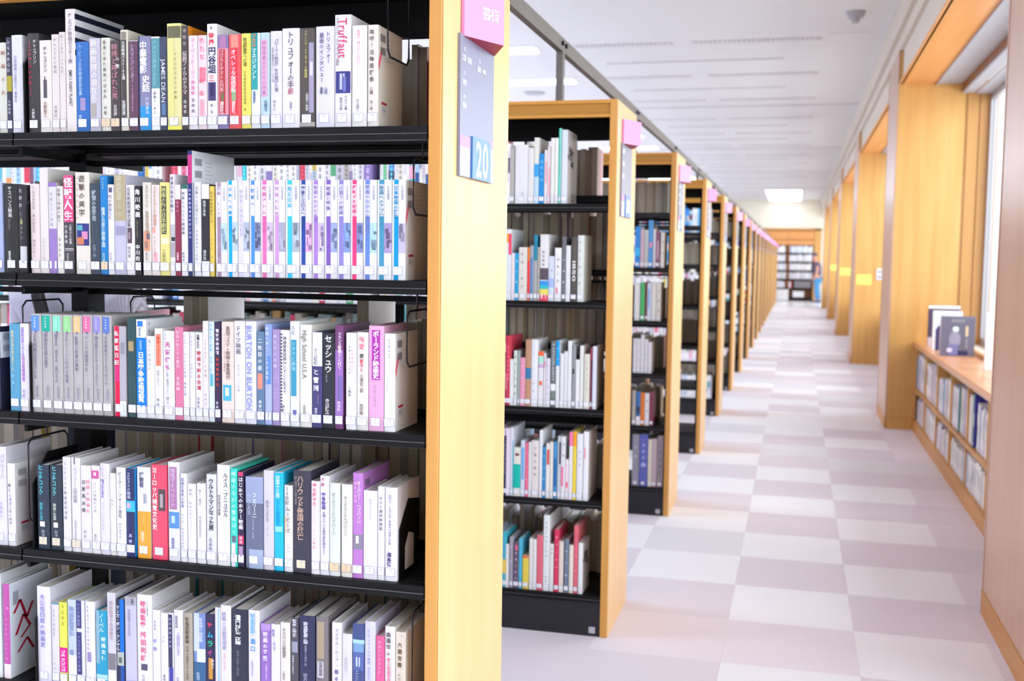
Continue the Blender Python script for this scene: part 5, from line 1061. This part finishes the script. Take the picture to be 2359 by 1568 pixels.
# ================================================================ END WALL BOOKCASE
eb = thing('end_bookcase', 'tall built-in wooden bookcase closing the far end of the aisle', 'bookcase', (-.3, YE-.36, 0))
def EE(mb, n, m): mb.v = [(x+.3, y-YE+.36, zz) for x, y, zz in mb.v]; return mb.build(n, MT[m], eb)
EE(MB().box(.575, .797, YE-.36, YE-.1, 0, 2.52), 'pilaster', 'niche'); EE(MB().box(-3.2, .797, YE-.36, YE-.1, 2.46, 2.53), 'cornice', 'basew')
for a, b in ((-3.1, -1.4), (-1.39, -.31), (-.30, .56)):
    bevel(EE(MB().box(a, b, YE-.345, YE-.1, 2.15, 2.44), 'upper_door', 'soffit'), .003); bevel(EE(MB().box(a, b, YE-.345, YE-.1, 1.95, 2.13), 'lower_door', 'soffit'), .003)
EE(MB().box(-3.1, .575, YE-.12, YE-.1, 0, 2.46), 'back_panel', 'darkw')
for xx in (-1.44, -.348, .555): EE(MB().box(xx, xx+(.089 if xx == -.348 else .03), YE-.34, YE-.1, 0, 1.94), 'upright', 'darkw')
for z in EZ: EE(MB().box(-3.1, .56, YE-.35, YE-.1, z-.025, z+.01), 'shelf', 'steel')
EE(MB().box(-.06, .50, YE-.335, YE-.3, EZ[4]+.02, .70), 'grey_display', 'binder')
EE(MB().box(-.10, .28, YE-.345, YE-.32, .13, .34), 'white_card', 'signwhite')
EE(MB().box(-.2, .55, YE-.33, YE-.12, .07, .12), 'base_box', 'steel2')
wc = thing('low_cabinet', 'low white cabinet standing before the end bookcase', 'cabinet', (-.47, YE-.9, 0))
bevel(MB().box(-.24, .22, 0, .4, .03, .40).build('body', MT['signwhite'], wc), .004); MB().box(-.22, -.015, -.006, 0, .05, .38).build('door', MT['signwhite'], wc); MB().box(.0, .20, -.006, 0, .05, .38).build('door', MT['signwhite'], wc)
MB().box(-.22, .2, .01, .39, 0, .03).build('plinth', MT['grey'], wc)

# ================================================================ PEOPLE
def skinned(name, joints, edges, m, parent=None, sub=2, loc=(0,0,0)):
    me = bpy.data.meshes.new(name); me.from_pydata([j[:3] for j in joints], edges, []); o = bpy.data.objects.new('tmp', me); C.objects.link(o)
    sk = o.modifiers.new('s', 'SKIN'); sk.use_smooth_shade = True
    for i, j in enumerate(joints):
        v = me.skin_vertices[0].data[i]; r = j[3]; v.radius = r if isinstance(r, tuple) else (r, r)
    me.skin_vertices[0].data[0].use_root = True
    sb = o.modifiers.new('u', 'SUBSURF'); sb.levels = sub; sb.render_levels = sub
    dg = bpy.context.evaluated_depsgraph_get(); nm = bpy.data.meshes.new_from_object(o.evaluated_get(dg)); bpy.data.objects.remove(o); nm.name = name
    nm.materials.clear(); nm.materials.append(m)
    for p in nm.polygons: p.use_smooth = True
    return link(name, nm, parent, loc)
def hand(px, d, s, up):   # five finger chains from palm at px, pointing along d, spread along s
    px = Vector(px); d = Vector(d).normalized(); s = Vector(s).normalized(); u = Vector(up).normalized(); out = []
    for k, (o_, L_) in enumerate(((-.03, .06), (-.01, .075), (.01, .07), (.028, .055))):
        a = px+s*o_+d*.05; out.append([a, a+d*L_*.5, a+d*L_*.85+u*.02])
    a = px+s*-.035; out.append([a, a+s*-.025+d*.03, a+s*-.03+d*.055+u*.01]); return out
def body(J, E, hands, m, root):
    J = list(J); E = list(E)
    for (idx, d, s, u) in hands:
        for ch in hand(J[idx][:3], d, s, u):
            last = idx
            for p in ch: J.append((p.x, p.y, p.z, .0095)); E.append((last, len(J)-1)); last = len(J)-1
    return skinned('body', J, E, m, root)
# --- reader standing far away at the end shelves, leaning to the left
pr = thing('person', 'person in mauve top and blue jeans bending toward the shelves at the far end', 'person', (.66, 38.62, 0))
J = [(.03,0,.86,(.10,.12)),(.02,0,1.05,(.08,.11)),(.0,0,1.25,(.09,.12)),(-.02,0,1.38,(.07,.10)),(-.05,0,1.45,.05),(-.08,0,1.56,(.085,.08)),(-.09,0,1.62,(.07,.07)),
     (.0,-.18,1.36,.052),(.03,-.22,1.10,.042),(-.04,-.18,.88,.032),(-.08,-.16,.80,(.03,.018)),
     (-.02,.18,1.36,.045),(.0,.22,1.13,.036),(-.07,.2,.93,.03),(-.10,.18,.86,(.03,.018)),
     (.02,-.09,.80,.085),(.0,-.10,.46,.06),(.04,-.10,.09,.042),(-.08,-.11,.035,.036),(.04,.09,.80,.085),(.06,.10,.46,.06),(.12,.10,.09,.042),(.0,.11,.035,.036)]
E_ = [(0,1),(1,2),(2,3),(3,4),(4,5),(5,6),(3,7),(7,8),(8,9),(9,10),(3,11),(11,12),(12,13),(13,14),(0,15),(15,16),(16,17),(17,18),(0,19),(19,20),(20,21),(21,22)]
def head_bits(root, hx, hy, hz, face, hairm, r=.092):
    f = Vector(face).normalized(); s = Vector((-f.y, f.x, 0)); H0 = Vector((hx, hy, hz))
    hb = MB(); seg = 14; rows_ = 8
    for i in range(rows_):
        for j in range(seg):
            def P(ii, jj):
                th = math.pi*.62*ii/rows_; ph = 2*math.pi*jj/seg; v = Vector((math.sin(th)*math.cos(ph), math.sin(th)*math.sin(ph), math.cos(th)))
                k = 1+.0*ii; return H0-f*.012+Vector((v.x, v.y, v.z))*(r*(1.06 if v.dot(f) < .35 else .9))+Vector((0, 0, .022))
            hb.add([P(i, j), P(i+1, j), P(i+1, j+1), P(i, j+1)], [(0,1,2,3)])
    o = hb.build('hair', hairm, root)
    for p in o.data.polygons: p.use_smooth = True
    fb = MB(); nose = H0+f*.088+Vector((0,0,-.012)); fb.add([nose+Vector((0,0,.03))-f*.012, nose+s*.012-f*.01, nose-s*.012-f*.01, nose+f*.014], [(0,1,3),(0,3,2),(1,2,3)]); fb.build('nose', MT['skin'], root)
    for sg in (-1, 1):
        e = MB(); c = H0+f*.078+s*sg*.03+Vector((0,0,.012)); disc_v = [c+s*.011*math.cos(a*.785)+Vector((0,0,.006*math.sin(a*.785))) for a in range(8)]; e.add(disc_v, [tuple(range(8))]); e.build('eye', MT['dark'], root)
        e = MB(); c = H0+s*sg*.083; e.add([c+Vector((0,0,.025)), c+Vector((0,0,-.025)), c+s*sg*.014-f*.02+Vector((0,0,.02)), c+s*sg*.014-f*.02+Vector((0,0,-.015))], [(0,1,3,2),(2,3,1,0)]); e.build('ear', MT['skin'], root)
    mo = MB(); c = H0+f*.083+Vector((0,0,-.05)); mo.add([c-s*.02, c+s*.02, c+s*.015+Vector((0,0,.006)), c-s*.015+Vector((0,0,.006))], [(0,1,2,3)]); mo.build('mouth', MT['red'], root)
body(J, E_, [(10, (-.3,0,-1), (0,1,0), (-1,0,0)), (14, (-.3,0,-1), (0,1,0), (-1,0,0))], MT['skin'], pr)
skinned('shirt', [(.03,0,.84,(.15,.175)),(.02,0,1.05,(.125,.155)),(0,0,1.25,(.135,.185)),(-.02,0,1.385,(.10,.15)),(.0,-.18,1.36,.064),(.02,-.21,1.2,.056),(-.02,.18,1.36,.064),(-.01,.21,1.2,.056)], [(0,1),(1,2),(2,3),(3,4),(4,5),(3,6),(6,7)], MT['shirt'], pr)
skinned('jeans', [(.03,0,.88,(.15,.17)),(.02,-.09,.78,.1),(.0,-.10,.46,.074),(.04,-.10,.07,.058),(.04,.09,.78,.1),(.06,.10,.46,.074),(.12,.10,.07,.058)], [(0,1),(1,2),(2,3),(0,4),(4,5),(5,6)], MT['jeans'], pr)
for sx, sy2 in ((.04, -.10), (.12, .10)): bevel(MB().box(sx-.16, sx+.06, sy2-.045, sy2+.045, .0, .07).build('shoe', MT['shoe'], pr), .02, 3)
head_bits(pr, -.085, 0, 1.58, (-1, 0, 0), MT['hair'])
# --- reader between the first and second bookcase, seen through the shelves
p2 = thing('person', 'person in pale striped shirt with black bag strap, seen through the nearest bookcase', 'person', (-2.22, 3.02, 0))
J = [(0,0,.82,(.12,.09)),(0,0,1.0,(.11,.08)),(0,0,1.18,(.12,.08)),(0,.01,1.29,(.08,.06)),(0,.02,1.35,.045),(0,.05,1.44,(.075,.085)),(0,.05,1.48,(.07,.075)),
     (-.155,0,1.25,.045),(-.20,.04,1.0,.04),(-.17,.24,.98,.03),(-.16,.31,.98,(.03,.018)),(.155,0,1.25,.045),(.20,.04,1.0,.04),(.17,.24,.98,.03),(.16,.31,.98,(.03,.018)),
     (-.08,0,.76,.08),(-.085,0,.43,.056),(-.085,-.01,.09,.04),(-.085,.11,.035,.035),(.08,0,.76,.08),(.085,0,.43,.056),(.085,-.01,.09,.04),(.085,.11,.035,.035)]
body(J, E_, [(10, (0,1,0), (1,0,0), (0,0,-1)), (14, (0,1,0), (1,0,0), (0,0,-1))], MT['skin'], p2)
skinned('shirt', [(0,0,.80,(.17,.13)),(0,0,1.0,(.158,.118)),(0,0,1.18,(.19,.125)),(0,.01,1.30,(.15,.10)),(-.16,0,1.25,.085),(-.20,.03,1.03,.07),(.16,0,1.25,.085),(.20,.03,1.03,.07)], [(0,1),(1,2),(2,3),(3,4),(4,5),(3,6),(6,7)], MT['stripe'], p2)
skinned('trousers', [(0,0,.84,(.165,.125)),(-.08,0,.74,.095),(-.085,0,.43,.07),(-.085,-.01,.07,.055),(.08,0,.74,.095),(.085,0,.43,.07),(.085,-.01,.07,.055)], [(0,1),(1,2),(2,3),(0,4),(4,5),(5,6)], MT['trouser'], p2)
for sx in (-.085, .085): bevel(MB().box(sx-.045, sx+.045, -.06, .18, 0, .07).build('shoe', MT['shoe'], p2), .02, 3)
head_bits(p2, 0, .05, 1.45, (0, 1, 0), MT['hair2'])
stp = MB(); pts = [(-.09, .03, 1.42), (-.07, -.10, 1.37), (-.04, -.135, 1.28), (.0, -.15, 1.18), (.05, -.125, 1.05), (.14, -.11, .92), (.17, 0, .86)]
vs = []; 
for x, y, zz in pts: vs += [(x-.019, y-.008, zz-.01), (x+.019, y-.008, zz+.01), (x+.019, y+.002, zz+.01), (x-.019, y+.002, zz-.01)]
fs = []
for i in range(len(pts)-1):
    a = i*4
    for q in range(4): fs.append((a+q, a+(q+1) % 4, a+4+(q+1) % 4, a+4+q))
bag = thing('shoulder_bag', 'black shoulder bag with strap across the back of the striped shirt', 'bag', (-2.22, 3.02, 0))
stp.add(vs, fs); stp.build('strap', MT['strap'], bag)
bevel(MB().box(.13, .21, -.12, .12, .60, .88).build('pouch', MT['strap'], bag), .02, 3)
